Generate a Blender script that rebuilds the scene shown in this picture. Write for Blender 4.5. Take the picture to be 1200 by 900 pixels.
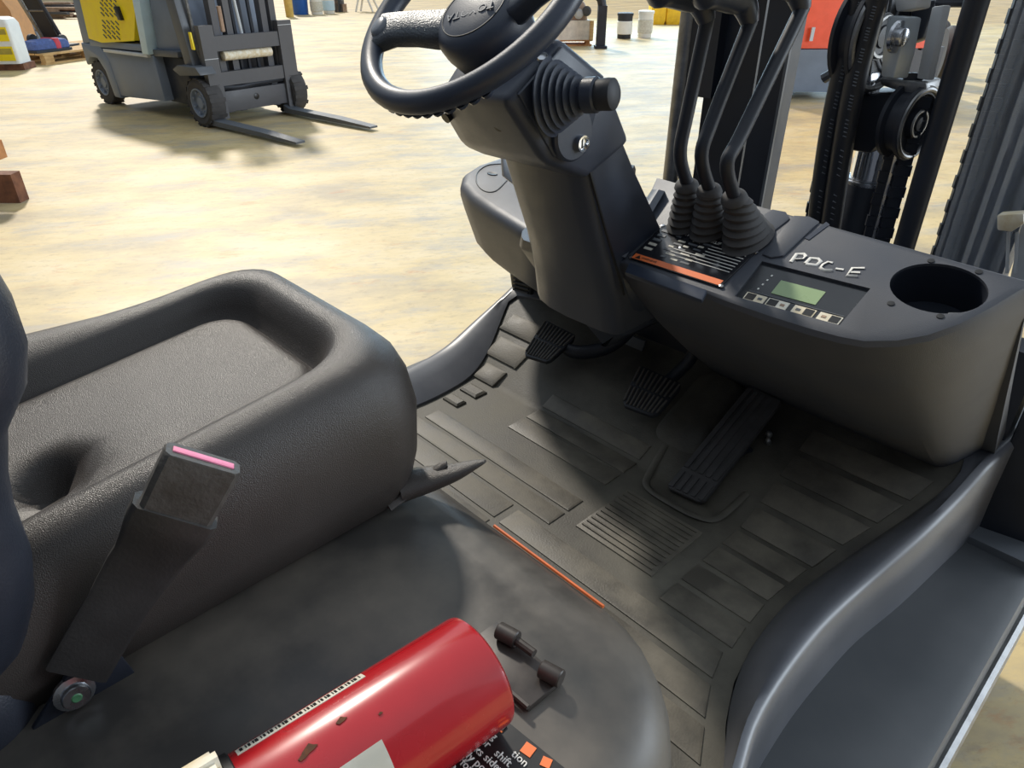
import bpy, bmesh, math, random
from mathutils import Vector, Matrix, Euler
from math import sin, cos, pi, radians, sqrt
random.seed(7)
S = bpy.context.scene
for o in list(bpy.data.objects): bpy.data.objects.remove(o)
COL = S.collection

# ------------------------------------------------------------------ camera
F, TH, AZ, H = 832.0, radians(31), radians(46.5), 1.65
cd = bpy.data.cameras.new('camera'); cam = bpy.data.objects.new('camera', cd); COL.objects.link(cam)
cd.sensor_width = 36; cd.lens = F / 1200 * 36; cd.clip_start = .02; cd.clip_end = 200
cam.location = (0, 0, H); cam.rotation_euler = (pi/2 - TH, 0, AZ)
S.camera = cam
S.view_settings.view_transform = 'Standard'; S.view_settings.look = 'None'
S.view_settings.gamma = 1; S.view_settings.use_curve_mapping = False
S.view_settings.exposure = 0.4
# ------------------------------------------------------------------ light
w = bpy.data.worlds.new('hall_sky'); S.world = w; w.use_nodes = True
bg = w.node_tree.nodes['Background']; bg.inputs[0].default_value = (.80, .90, 1, 1); bg.inputs[1].default_value = 0.62
sd = bpy.data.lights.new('sun', 'SUN'); sd.energy = 2.5; sd.angle = radians(5); sd.color = (1, .93, .82)
sun = bpy.data.objects.new('sun', sd); COL.objects.link(sun)
sun.rotation_euler = Vector((.72, -.26, -.64)).to_track_quat('-Z', 'Y').to_euler()

dl = bpy.data.lights.new('open_door', 'AREA'); dl.shape = 'RECTANGLE'; dl.size = 16; dl.size_y = 6; dl.energy = 1000; dl.color = (.50, .78, 1)
dlo = bpy.data.objects.new('open_door', dl); COL.objects.link(dlo); dlo.location = (-14.5, 20.5, 4.2)
dlo.rotation_euler = Vector((14.5, -20.5, -3.2)).to_track_quat('-Z', 'Y').to_euler()

dr = bpy.data.lights.new('side_fill', 'AREA'); dr.shape = 'RECTANGLE'; dr.size = 7; dr.size_y = 5; dr.energy = 900; dr.color = (.80, .90, 1)  # added cool fill light for sheen on the hood corner and console end
dro = bpy.data.objects.new('side_fill', dr); COL.objects.link(dro); dro.location = (8, 11, 3.8)
dro.rotation_euler = Vector((-8.5, -10.2, -2.8)).to_track_quat('-Z', 'Y').to_euler()

# ------------------------------------------------------------------ pixel -> place helpers (photo frame 1200x900)
C = Vector((0, 0, H))
fw = Vector((-sin(AZ)*cos(TH), cos(AZ)*cos(TH), -sin(TH))); rt = Vector((cos(AZ), sin(AZ), 0)); up = rt.cross(fw)
def ray(x, y): return fw + rt*((x-600)/F) + up*((450-y)/F)
def atz(x, y, z): d = ray(x, y); return C + d*((z-H)/d.z)
def aty(x, y, v): d = ray(x, y); return C + d*(v/d.y)
def atx(x, y, v): d = ray(x, y); return C + d*(v/d.x)
def matz(y): return .80 + max(0, .47*(y-.94))
def PM(x, y, lift=0):
    r = ray(x, y); lo, hi = 0, 6
    for k in range(50):
        m = (lo+hi)/2; p = C + r*m
        if p.z > matz(p.y)+lift: lo = m
        else: hi = m
    return C + r*lo
TAU = radians(19); PV = Vector((0, cos(TAU), sin(TAU))); PN = Vector((1, 0, 0)).cross(PV)
def PAN(x, y, h=0): r = ray(x, y); return C + r*((.62-h)/-(r.dot(PN)))
P0 = PAN(1000, 340)
def pan2(p): d = p - P0; return d.x, d.dot(PV)
def panp(a, b, h=0): return P0 + Vector((a, 0, 0)) + PV*b + PN*h

# ------------------------------------------------------------------ materials
def lin(c): return tuple(((v/255)/12.92 if v/255 <= .04045 else ((v/255+.055)/1.055)**2.4) for v in c) + (1,)
MATS = {}
def M(name, rgb, rough=.5, metal=0, var=.12, vs=8, bump=0, bs=200, rgb2=None, spec=.5, coat=0, stretch=None, rvar=.1):
    if name in MATS: return MATS[name]
    m = bpy.data.materials.new(name); m.use_nodes = True; nt = m.node_tree; N = nt.nodes; L = nt.links
    b = N['Principled BSDF']; b.inputs['Roughness'].default_value = rough; b.inputs['Metallic'].default_value = metal
    b.inputs['Specular IOR Level'].default_value = spec
    if coat: b.inputs['Coat Weight'].default_value = coat; b.inputs['Coat Roughness'].default_value = .08
    tc = N.new('ShaderNodeTexCoord'); vec = tc.outputs['Object']
    if stretch:
        mp = N.new('ShaderNodeMapping'); mp.inputs['Scale'].default_value = stretch; L.new(vec, mp.inputs[0]); vec = mp.outputs[0]
    nz = N.new('ShaderNodeTexNoise'); nz.inputs['Scale'].default_value = vs; nz.inputs['Detail'].default_value = 6; nz.inputs['Roughness'].default_value = .62
    L.new(vec, nz.inputs['Vector'])
    rp = N.new('ShaderNodeValToRGB'); c = lin(rgb)
    c2 = lin(rgb2) if rgb2 else tuple(min(1, v*(1+var)) for v in c[:3]) + (1,)
    c1 = c if rgb2 else tuple(v*(1-var) for v in c[:3]) + (1,)
    rp.color_ramp.elements[0].position = .38; rp.color_ramp.elements[1].position = .64
    rp.color_ramp.elements[0].color = c1; rp.color_ramp.elements[1].color = c2
    L.new(nz.outputs['Fac'], rp.inputs['Fac']); L.new(rp.outputs['Color'], b.inputs['Base Color'])
    if rvar:
        mr = N.new('ShaderNodeMapRange'); mr.inputs['To Min'].default_value = max(.02, rough-rvar); mr.inputs['To Max'].default_value = min(1, rough+rvar)
        mr.inputs['From Min'].default_value = .3; mr.inputs['From Max'].default_value = .7
        L.new(nz.outputs['Fac'], mr.inputs['Value']); L.new(mr.outputs[0], b.inputs['Roughness'])
    if bump:
        n2 = N.new('ShaderNodeTexNoise'); n2.inputs['Scale'].default_value = bs; n2.inputs['Detail'].default_value = 2
        L.new(tc.outputs['Object'], n2.inputs['Vector'])
        bp = N.new('ShaderNodeBump'); bp.inputs['Strength'].default_value = bump; bp.inputs['Distance'].default_value = .002
        L.new(n2.outputs['Fac'], bp.inputs['Height']); L.new(bp.outputs[0], b.inputs['Normal'])
    MATS[name] = m; return m
def concrete():
    m = bpy.data.materials.new('worn_concrete'); m.use_nodes = True; nt = m.node_tree; N = nt.nodes; L = nt.links; b = N['Principled BSDF']
    tc = N.new('ShaderNodeTexCoord')
    def noise(scale, rot, st, det=8, ro=.65):
        mp = N.new('ShaderNodeMapping'); mp.vector_type = 'TEXTURE'; mp.inputs['Rotation'].default_value = (0, 0, 1.0); mp.inputs['Scale'].default_value = (1/st[0], 1/st[1], 1)
        L.new(tc.outputs['Object'], mp.inputs[0]); n = N.new('ShaderNodeTexNoise'); n.inputs['Scale'].default_value = scale
        n.inputs['Detail'].default_value = det; n.inputs['Roughness'].default_value = ro; L.new(mp.outputs[0], n.inputs['Vector']); return n.outputs['Fac']
    def ramp(f, stops):
        r = N.new('ShaderNodeValToRGB'); e = r.color_ramp.elements
        while len(e) < len(stops): e.new(.5)
        for k, (p, c) in enumerate(stops): e[k].position = p; e[k].color = c
        L.new(f, r.inputs['Fac']); return r.outputs['Color']
    def mix(f, a, bb):
        x = N.new('ShaderNodeMix'); x.data_type = 'RGBA'; L.new(f, x.inputs['Factor']); L.new(a, x.inputs['A'])
        if isinstance(bb, tuple): x.inputs['B'].default_value = bb
        else: L.new(bb, x.inputs['B'])
        return x.outputs['Result']
    k = lambda v: (v, v, v, 1)
    base = ramp(noise(.9, -1.0, (1, 1.6, 1)), [(.34, lin((158, 142, 112))), (.5, lin((196, 173, 122))), (.66, lin((205, 186, 146)))])
    grey = ramp(noise(1.6, -1.0, (.8, 1.9, 1), 10, .72), [(.50, k(0)), (.66, k(.8))])
    c = mix(grey, base, lin((150, 144, 134)))
    org = ramp(noise(3.1, -1.0, (.75, 1.7, 1), 10, .72), [(.585, k(0)), (.68, k(.6))])
    c = mix(org, c, lin((176, 120, 72)))
    fine = ramp(noise(14, -1.0, (.8, 1.5, 1), 8, .75), [(.53, k(0)), (.68, k(.5))])
    c = mix(fine, c, lin((132, 112, 84)))
    L.new(c, b.inputs['Base Color'])
    rr = N.new('ShaderNodeMapRange'); rr.inputs['To Min'].default_value = .36; rr.inputs['To Max'].default_value = .62
    L.new(noise(2.3, -1.0, (.8, 1.6, 1)), rr.inputs['Value']); L.new(rr.outputs[0], b.inputs['Roughness'])
    return m
m_conc = concrete()
vinyl = M('black_vinyl', (64, 59, 56), .40, bump=.40, bs=950, var=.10, vs=5)
vinyl2 = M('dark_vinyl', (40, 44, 54), .45, bump=.2, bs=500)
plast = M('console_plastic', (63, 68, 79), .5, bump=.18, bs=900, var=.08, rgb2=(74, 76, 82), vs=4)
plastd = M('dark_plastic', (46, 54, 70), .42, bump=.1, bs=900, var=.1)
colp = M('column_plastic', (54, 61, 76), .45, bump=.12, bs=1000, var=.08)
rubber = M('black_rubber', (40, 43, 50), .6, var=.15)
rubgrey = M('dusty_rubber', (66, 65, 66), .75, var=.2, vs=30)
matm = M('mat_rubber', (66, 63, 57), .62, rgb2=(98, 94, 84), vs=6, bump=.25, bs=300, rvar=.12)
matm2 = M('mat_rib_rubber', (76, 72, 65), .58, rgb2=(112, 106, 94), vs=9, bump=.25, bs=300, rvar=.12)
hoodm = M('hood_paint', (58, 56, 54), .46, rgb2=(96, 90, 82), vs=5, bump=.06, bs=90, rvar=.16, spec=.6)
rimm = M('rim_plastic', (84, 86, 92), .36, rgb2=(100, 101, 106), vs=4, rvar=.06)
stepm = M('step_panel', (68, 71, 75), .42, rgb2=(80, 82, 85), vs=3, rvar=.08)
steel = M('bare_steel', (190, 192, 196), .28, 1, var=.1, vs=40)
chrome = M('chrome', (225, 228, 232), .1, 1, var=.03)
steelw = M('worn_steel', (140, 140, 140), .4, .9, var=.2, vs=30)
blackst = M('black_steel', (32, 37, 48), .5, var=.15, vs=12)
greyst = M('grey_painted_steel', (88, 92, 98), .45, var=.1)
lightst = M('pale_grey_paint', (196, 200, 204), .4, var=.06)
redm = M('red_enamel', (170, 16, 26), .26, var=.08, vs=6, coat=.6, rvar=.05)
white = M('white_plastic', (236, 230, 214), .45, rgb2=(214, 196, 158), vs=26)
whitep = M('white_print', (232, 230, 224), .6, var=.04)
paper = M('label_paper', (216, 212, 200), .6, rgb2=(196, 190, 174), vs=20)
orange = M('orange_paint', (206, 100, 46), .5, var=.1, vs=30)
orangel = M('orange_label', (240, 120, 60), .5, var=.05)
black = M('black_print', (24, 24, 26), .4, var=.1)
rust = M('rust_chip', (92, 56, 34), .9, var=.3, vs=200)
pink = M('pink_plastic', (222, 130, 160), .5, var=.08)
green = M('green_paint', (70, 120, 84), .5, var=.2, vs=200)
lcd = M('lcd_green', (150, 172, 128), .3, var=.05)
yellow = M('yellow_paint', (255, 224, 30), .4, var=.05)
tgrey = M('truck_grey', (118, 129, 146), .45, var=.08, vs=3)
tgreyd = M('truck_dark_grey', (82, 82, 86), .5, var=.1, vs=4)
tblue = M('truck_pale_blue', (190, 216, 232), .4, var=.04)
torange = M('truck_orange', (236, 84, 44), .4, var=.05)
tire = M('tire_rubber', (66, 64, 64), .8, var=.2, vs=20)
wood = M('pallet_wood', (206, 168, 112), .75, rgb2=(176, 136, 84), vs=6, stretch=(1, 6, 6))
woodd = M('brown_timber', (128, 82, 56), .8, rgb2=(92, 58, 44), vs=8)
woodo = M('tan_timber', (206, 148, 92), .75, rgb2=(170, 112, 68), vs=8)
card = M('cardboard', (198, 146, 98), .8, var=.08)
blue = M('blue_plastic', (30, 92, 176), .4, var=.06)
bluebag = M('blue_fabric', (74, 92, 144), .8, var=.2, vs=30)
redf = M('red_fabric', (196, 70, 84), .8, var=.1)
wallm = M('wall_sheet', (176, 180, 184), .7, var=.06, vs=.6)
dustm = M('tan_metal', (168, 140, 118), .6, var=.25, vs=6)

# ------------------------------------------------------------------ mesh helpers
def V(*a): return Vector(a)
def thing(name, label, cat, loc, rz=0, group=None):
    o = bpy.data.objects.new(name, None); COL.objects.link(o); o.location = loc; o.rotation_euler = (0, 0, rz); o.empty_display_size = .1
    o['label'] = label; o['category'] = cat
    if group: o['group'] = group
    return o
def tag(o, label, cat, group=None):
    o['label'] = label; o['category'] = cat
    if group: o['group'] = group
    return o
def O(name, bm, mat, par=None, ang=35, label=None, local=False, kind=None):
    me = bpy.data.meshes.new(name)
    bmesh.ops.recalc_face_normals(bm, faces=bm.faces)
    bm.to_mesh(me); bm.free(); me.materials.append(mat)
    me.shade_smooth(); me.set_sharp_from_angle(angle=radians(ang))
    o = bpy.data.objects.new(name, me); COL.objects.link(o)
    if par:
        o.parent = par
        if par.type == 'EMPTY' and not local: o.location = -par.location
    if label: o['label'] = label
    if kind: o['kind'] = kind
    return o
def B(): return bmesh.new()
def poly(bm, pts, faces):
    vs = [bm.verts.new(p) for p in pts]
    for f in faces:
        try: bm.faces.new([vs[i] for i in f])
        except ValueError: pass
    return vs
def bevel(bm, w, seg=2, ang=30):
    es = [e for e in bm.edges if len(e.link_faces) == 2 and e.calc_face_angle(0) > radians(ang)]
    if es: bmesh.ops.bevel(bm, geom=es, offset=w, segments=seg, affect='EDGES', profile=.5)
    return bm
def box(lo, hi, bv=0, bm=None, mtx=None, seg=2):
    b = B(); x0, y0, z0 = lo; x1, y1, z1 = hi
    poly(b, [(x0,y0,z0),(x1,y0,z0),(x1,y1,z0),(x0,y1,z0),(x0,y0,z1),(x1,y0,z1),(x1,y1,z1),(x0,y1,z1)],
         [(0,3,2,1),(4,5,6,7),(0,1,5,4),(1,2,6,5),(2,3,7,6),(3,0,4,7)])
    if bv: bevel(b, bv, seg)
    if mtx: b.transform(mtx)
    return join(bm, b) if bm else b
def join(a, b):
    me = bpy.data.meshes.new('tmp'); b.to_mesh(me); b.free(); a.from_mesh(me); bpy.data.meshes.remove(me); return a
def loft(rings, closed=True, cap=True, bm=None):
    b = bm or B(); R = [[b.verts.new(p) for p in r] for r in rings]; n = len(R[0])
    for i in range(len(R)-1):
        for j in range(n if closed else n-1):
            k = (j+1) % n
            try: b.faces.new((R[i][j], R[i][k], R[i+1][k], R[i+1][j]))
            except ValueError: pass
    if cap:
        for r in (R[0], R[-1]):
            if len(r) > 2:
                try: b.faces.new(r)
                except ValueError: pass
    return b
def prism(pts, d, bv=0, seg=2):
    """closed polygon of 3-D points extruded by the vector d"""
    d = Vector(d); b = loft([[Vector(p) for p in pts], [Vector(p)+d for p in pts]])
    bmesh.ops.recalc_face_normals(b, faces=b.faces)
    if bv: bevel(b, bv, seg)
    return b
def frame(d):
    d = Vector(d).normalized(); a = Vector((0, 0, 1)) if abs(d.z) < .9 else Vector((1, 0, 0))
    x = a.cross(d).normalized(); return x, d.cross(x), d
def tube(pts, r, seg=10, bm=None, rs=None, flat=1, upv=None):
    pts = [Vector(p) for p in pts]; rings = []; px = None
    for i, p in enumerate(pts):
        d = (pts[min(i+1, len(pts)-1)] - pts[max(i-1, 0)]).normalized()
        if px is None: x = (Vector(upv).cross(d).normalized() if upv else frame(d)[0])
        else: x = (px - d*px.dot(d)).normalized()
        px = x; y = d.cross(x); rr = rs[i] if rs else r
        rings.append([p + x*(rr*cos(2*pi*k/seg)) + y*(rr*flat*sin(2*pi*k/seg)) for k in range(seg)])
    return loft(rings, bm=bm)
def smoothpath(pts, n=6):
    pts = [Vector(p) for p in pts]; out = []
    for i in range(len(pts)-1):
        a, b, c, d = pts[max(i-1, 0)], pts[i], pts[i+1], pts[min(i+2, len(pts)-1)]
        for k in range(n):
            t = k/n; out.append(.5*((2*b) + (c-a)*t + (2*a-5*b+4*c-d)*t*t + (3*b-a-3*c+d)*t**3))
    return out + [pts[-1]]
def lathe(prof, org, ax, seg=24, bm=None, cap=True, sx=1, xdir=None):
    """prof: (radius, height) pairs along the axis ax from org"""
    x, y, d = frame(ax); org = Vector(org)
    if xdir: x = Vector(xdir).normalized(); y = d.cross(x)
    rings = [[org + d*h + x*(r*sx*cos(2*pi*k/seg)) + y*(r*sin(2*pi*k/seg)) for k in range(seg)] for r, h in prof]
    return loft(rings, cap=cap, bm=bm)
def ring(maj, mnr, org, ax, seg=48, ms=10, bm=None, sq=1):
    x, y, d = frame(ax); org = Vector(org); b = bm or B(); R = []
    for i in range(seg):
        a = 2*pi*i/seg; e = x*cos(a) + y*sin(a)
        R.append([b.verts.new(org + e*(maj + mnr*cos(2*pi*k/ms)) + d*(mnr*sq*sin(2*pi*k/ms))) for k in range(ms)])
    for i in range(seg):
        for k in range(ms):
            b.faces.new((R[i][k], R[(i+1) % seg][k], R[(i+1) % seg][(k+1) % ms], R[i][(k+1) % ms]))
    return b
def rrect(x0, x1, y0, y1, r, n=5):
    """rounded rectangle, counter-clockwise, 4*(n+1) points"""
    out = []
    for cx, cy, a0 in ((x1-r, y1-r, 0), (x0+r, y1-r, pi/2), (x0+r, y0+r, pi), (x1-r, y0+r, 3*pi/2)):
        for k in range(n+1):
            a = a0 + pi/2*k/n; out.append((cx + r*cos(a), cy + r*sin(a)))
    return out
def rrect2(x0, x1, y0, y1, r, n=8, m=14):
    p = rrect(x0, x1, y0, y1, r, n); out = []
    for i, a in enumerate(p):
        out.append(a)
        if i % (n+1) == n:
            b = p[(i+1) % len(p)]
            out += [(a[0]+(b[0]-a[0])*k/m, a[1]+(b[1]-a[1])*k/m) for k in range(1, m)]
    return out
def slab(quad, h, chamf=.12, nrm=None, base=.0):
    """raised pad on four surface points: chamfered top"""
    q = [Vector(p) for p in quad]; n = nrm or (q[1]-q[0]).cross(q[3]-q[0]).normalized()
    if n.z < 0: n = -n
    c = sum(q, Vector())/4; top = [c + (p-c)*(1-chamf*.0) for p in q]
    e = min((q[1]-q[0]).length, (q[3]-q[0]).length)*chamf
    ins = []
    for i, p in enumerate(q):
        a = (q[(i+1) % 4]-p).normalized(); b = (q[i-1]-p).normalized(); ins.append(p + (a+b)*e + n*h)
    return loft([[p - n*base for p in q], [p + n*(h*.55) + (c-p).normalized()*e*.2 for p in q], ins])
def text(s, size, mat, par, org, xd, yd, name='lettering', ext=.0006, align='CENTER', bold=0):
    cu = bpy.data.curves.new(name, 'FONT'); cu.body = s; cu.size = size; cu.align_x = align; cu.align_y = 'CENTER'; cu.extrude = ext; cu.offset = bold; cu.resolution_u = 2
    t = bpy.data.objects.new(name, cu); COL.objects.link(t); dg = bpy.context.evaluated_depsgraph_get(); dg.update()
    me = bpy.data.meshes.new_from_object(t.evaluated_get(dg)); bpy.data.objects.remove(t); bpy.data.curves.remove(cu)
    xd = Vector(xd).normalized(); yd = Vector(yd).normalized(); z = xd.cross(yd).normalized(); yd = z.cross(xd)
    mx = Matrix((xd, yd, z)).transposed().to_4x4(); mx.translation = Vector(org); me.transform(mx); me.materials.clear(); me.materials.append(mat)
    o = bpy.data.objects.new(name, me); COL.objects.link(o); o.parent = par
    if par and par.type == 'EMPTY': o.location = -par.location
    return o
def cut(o, cutters):
    for b in cutters:
        me = bpy.data.meshes.new('c'); bmesh.ops.recalc_face_normals(b, faces=b.faces); b.to_mesh(me); b.free(); c = bpy.data.objects.new('c', me); COL.objects.link(c)
        if o.parent: c.location = o.location + (o.parent.location if o.parent.type == 'EMPTY' else Vector())
        bpy.context.view_layer.update()
        md = o.modifiers.new('b', 'BOOLEAN'); md.object = c; md.operation = 'DIFFERENCE'; md.solver = 'EXACT'
        dg = bpy.context.evaluated_depsgraph_get(); dg.update()
        ne = bpy.data.meshes.new_from_object(o.evaluated_get(dg)); o.modifiers.clear(); old = o.data; o.data = ne; bpy.data.meshes.remove(old)
        bpy.data.objects.remove(c); ne.set_sharp_from_angle(angle=radians(30))
def struct(o): o['kind'] = 'structure'; return o

# ------------------------------------------------------------------ the hall
struct(O('floor', box((-45, -14, -.2), (22, 42, 0)), m_conc))
struct(O('wall_far', box((-45, 41, 0), (-25, 41.3, 9)), wallm))
struct(O('wall_right', box((-9, 41, 0), (22, 41.3, 9)), wallm))
struct(O('wall_left', box((-45.3, -14, 0), (-45, 41.3, 9)), wallm))
darkwall = M('wall_shade_sheet', (88, 94, 104), .8, var=.08, vs=.6)  # unseen walls set close and dark to cut bounce light on the truck
struct(O('shade_wall_back', box((-45, -7.3, 0), (9, -7, 11)), darkwall))
struct(O('shade_wall_side', box((9, -7.3, 0), (9.3, 5, 11)), darkwall))

# ================================================================== the near forklift
XC = -.69
T = thing('forklift', 'dark grey forklift in the foreground seen across its seat, floor mat and controls', 'forklift', (XC, .8, 0))

# ---- hood under the seat
def hood():
    b = B(); rings = []
    for ins, z in ((0, .45), (0, 1.0), (.004, 1.03), (.014, 1.055), (.032, 1.071), (.056, 1.0785), (.075, 1.0765), (.088, 1.080), (.16, 1.081), (.4, 1.082)):
        r = max(.16-ins, .03); rings.append([(x, y, z) for x, y in rrect(-1.23+ins, -.15-ins, -.70+ins, .445-ins, r, 8)])
    return loft(rings)
hd = O('hood', hood(), hoodm, T, 60)
# orange worn strip along the front edge
pts = [atz(x, y, 1.052) for x, y in ((592, 612), (620, 634), (650, 660), (680, 685), (712, 711))]
b = B()
for i in range(4):
    a, c = pts[i], pts[i+1]; a = V(a.x, .4325, 1.0575); c = V(c.x, .4325, 1.0575)
    tube([a, c], .0022, 6, b)
O('edge_strip', b, orange, hd, label='worn orange strip along the front edge of the hood')
# hinge plate with pins
A, Bq, Cq = atz(582, 731, 1.084), atz(659, 799, 1.084), atz(619, 833, 1.084); Dq = A + (Cq-Bq)
hingem = M('hinge_steel', (58, 52, 48), .45, var=.2, vs=40)
hp = O('hinge_plate', prism([p - V(0, 0, .003) for p in (A, Bq, Cq, Dq)], (0, 0, .007), .001), hingem, hd, label='black hinge plate')
for a, c, r in (((584, 738), (606, 750), .0085), ((634, 783), (658, 796), .0085)):
    p, q = atz(*a, 1.096), atz(*c, 1.096); O('hinge_barrel', lathe([(r*.9, 0), (r, .001), (r, (q-p).length-.001), (r*.9, (q-p).length)], p, q-p, 16), hingem, hp)
O('hinge_pin', tube([atz(600, 747, 1.096), atz(626, 766, 1.096)], .0042, 10), hingem, hp)
# folded edge of the plate
O('plate_lip', tube([atz(589, 803, 1.090), atz(619, 829, 1.090)], .0025, 6), hingem, hp)
# warning label
def hq(x, y, z=1.0825): return atz(x, y, z)
e1 = (hq(660, 905) - hq(560, 820)).normalized()
tx = (hq(596, 898) - hq(560, 866)).normalized(); ty = V(-tx.y, tx.x, 0)
lo = hq(478, 905)
lab = O('warning_label', prism([hq(x, y, 1.080) for x, y in ((568, 826), (665, 905), (560, 985), (462, 905))], (0, 0, .0028)), black, hd, label='torn black warning label with white text and orange marks')
for s, x, y in (('ing', 570, 855), ('for', 562, 864), ('shift', 581, 881), ('orks sidew', 548, 868), ('perly pos', 535, 872), ('the for', 526, 878), ('al ca', 517, 884), ('tion', 601, 882)):
    text(s, .0098, whitep, lab, hq(x, y, 1.0834), tx, ty, align='LEFT')
for x, y, s, r in ((586, 852, 9, .2), (619, 879, 11, .1), (640, 894, 9, .3)):
    c = hq(x, y, 1.0826); k = s*.00065
    O('orange_mark', prism([c + tx*(k*cos(a+r)) + ty*(k*sin(a+r)) for a in (pi/4, 3*pi/4, 5*pi/4, 7*pi/4)], (0, 0, .001)), orangel, lab)
text('NI', .009, black, lab, hq(587, 851, 1.0838), tx, ty)
# ---- floor mat, toe board
ys = [.44+.02*k for k in range(39)]
ri = [PM(x, y) for x, y in ((1131, 556), (1090, 590), (1040, 625), (1000, 650), (955, 680), (915, 715), (880, 760), (860, 800), (850, 850), (850, 900))]
def interp(tab, y):
    tab = sorted(tab)
    if y <= tab[0][0]: return tab[0][1] + (y-tab[0][0])*(tab[1][1]-tab[0][1])/(tab[1][0]-tab[0][0])*.6
    for (a, p), (c, q) in zip(tab, tab[1:]):
        if y <= c: t = (y-a)/(c-a); return p + (q-p)*t
    return tab[-1][1]
RT = [(p.y, p.x) for p in ri]
def rimx(y): return interp(RT, max(y, .44))
def limx(y): return interp([(.44, -1.19), (.585, -1.16), (.65, -1.12), (.72, -1.10), (.80, -1.095), (.90, -1.105), (1.0, -1.135), (1.16, -1.225), (1.22, -1.235)], y)
b = B(); rows = []
for y in [.44+.01*k for k in range(78)]:
    x0, x1 = limx(y), rimx(y); rows.append([(x0+(x1-x0)*k/24, y, matz(y)) for k in range(25)])
loft(rows, closed=False, cap=False, bm=b)
mt = O('floor_mat', b, matm, T, 50, label='black ribbed rubber floor mat')
def mq(x0, x1, y0, y1): return [V(x0, y0, matz(y0)), V(x1, y0, matz(y0)), V(x1, y1, matz(y1)), V(x0, y1, matz(y1))]
def rib(q, h=.0032, c=.12): return O('mat_rib', slab(q, h, c, base=.002), matm2, mt, 25)
for k in range(8):       # right-hand column of ribs
    y0 = .695+.0585*k; y1 = y0+.047
    rib([V(-.402, y0, matz(y0)), V(rimx(y0)-.022, y0, matz(y0)), V(rimx(y1)-.022, y1, matz(y1)), V(-.402, y1, matz(y1))])
for k in range(3):       # ribs that run on under the hood edge
    y0 = .515+.0585*k; y1 = y0+.047
    rib([V(-.70, y0, matz(y0)), V(rimx(y0)-.03, y0, matz(y0)), V(rimx(y1)-.03, y1, matz(y1)), V(-.70, y1, matz(y1))])
for y0, y1 in ((.575, .625), (.635, .683), (.692, .733), (.742, .782)): rib(mq(-1.055 if y0 > .7 else -1.10, -.715 if y0 < .69 else -.635, y0, y1))
for y0, y1 in ((.846, .891), (.90, .941), (.95, .985)): rib(mq(-.905, -.637, y0, y1))
# centre tread with fine lines
ct = rib(mq(-.601, -.437, .722, .868), .004, .05)
for k in range(11):
    y = .733+.0125*k; O('tread_line', box((-.594, y-.0018, .802), (-.444, y+.0018, .8062)), matm2, ct)
# little pads up the left edge
for (x0, y0), s, t in (((-1.085, .815), .030, .028), ((-1.09, .868), .036, .036), ((-1.115, .93), .05, .048), ((-1.145, .995), .09, .055), ((-1.17, 1.066), .10, .05)):
    rib(mq(x0, x0+s+.02, y0, y0+t), .007, .18)
# raised boss left of the accelerator and the lip round its foot
O('mat_boss', loft([[V(x, y, matz(y)-.004) for x, y in rrect(-.66, -.545, 1.0, 1.18, .03)], [V(x, y, matz(y)+.016) for x, y in rrect(-.645, -.555, 1.02, 1.17, .03)], [V(x, y, matz(y)+.022) for x, y in rrect(-.63, -.57, 1.04, 1.16, .02)]]), matm, mt, 60)
O('mat_lip', tube(smoothpath([V(-.615, 1.0, matz(1.0)), V(-.60, .93, .802), V(-.575, .895, .804), V(-.52, .888, .805), V(-.465, .893, .805), V(-.44, .92, .803), V(-.43, .99, matz(.99))]), .007, 8, flat=.45), matm, mt, 60)

# ---- side rims and step panels (right from the photo, left mirrored)
cr = [atz(x, y, .875+.02*max(0, (k_-5))) for k_, (x, y) in enumerate(((866, 900), (870, 860), (890, 820), (920, 775), (960, 725), (1010, 680), (1080, 620), (1140, 560), (1190, 512)))]
RC = [(p.y, p.x, p.z) for p in cr]
ob = [atz(x, y, .74) for x, y in ((880, 900), (910, 850), (940, 810), (980, 765), (1020, 710), (1060, 665), (1120, 620), (1175, 580))]
RO = [(p.y, p.x) for p in ob]
def rimrings(mir):
    f = (lambda x: 2*XC - x) if mir else (lambda x: x); R = []
    for k in range(44):
        y = .44 + .024*k; ym = min(y, 1.21)
        xi = limx(ym) if mir else rimx(ym); zi = matz(ym)
        xc = interp([(a, c) for a, c, d in RC], max(y, .47)); zc = interp([(a, d) for a, c, d in RC], y); zc = max(zc, zi+.012)
        xo = max(interp(RO, max(y, .55)), xc+.004)
        if y > 1.22: xi = xc-.05
        L = [(xi if mir else xi, y, zi-.02)]
        def fx(x): return f(x)
        L += [(xi, y, zi+.006), (xi + (fx(xc)-xi)*.45, y, zi + (zc-zi)*.72), (xi + (fx(xc)-xi)*.8, y, zc-.003), (fx(xc-.004), y, zc), (fx(xc+.004), y, zc-.0015), (fx(xc+.011), y, zc-.009), (fx(xc + (xo-xc)*.6+.008), y, zc-(zc-.74)*.55), (fx(xo+.008), y, .742), (fx(xo+.012), y, .70), (xi, y, .70)]
        if mir: L = [(x, y_, z if z <= zi+.008 else zi + .006 + (z-zi-.006)*.5) for x, y_, z in L]
        R.append(L)
    for it in range(3):
        R = [R[0]] + [[tuple((a+2*b_+c)/4 for a, b_, c in zip(p, q, t)) for p, q, t in zip(R[i-1], R[i], R[i+1])] for i in range(1, len(R)-1)] + [R[-1]]
    return R
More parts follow.
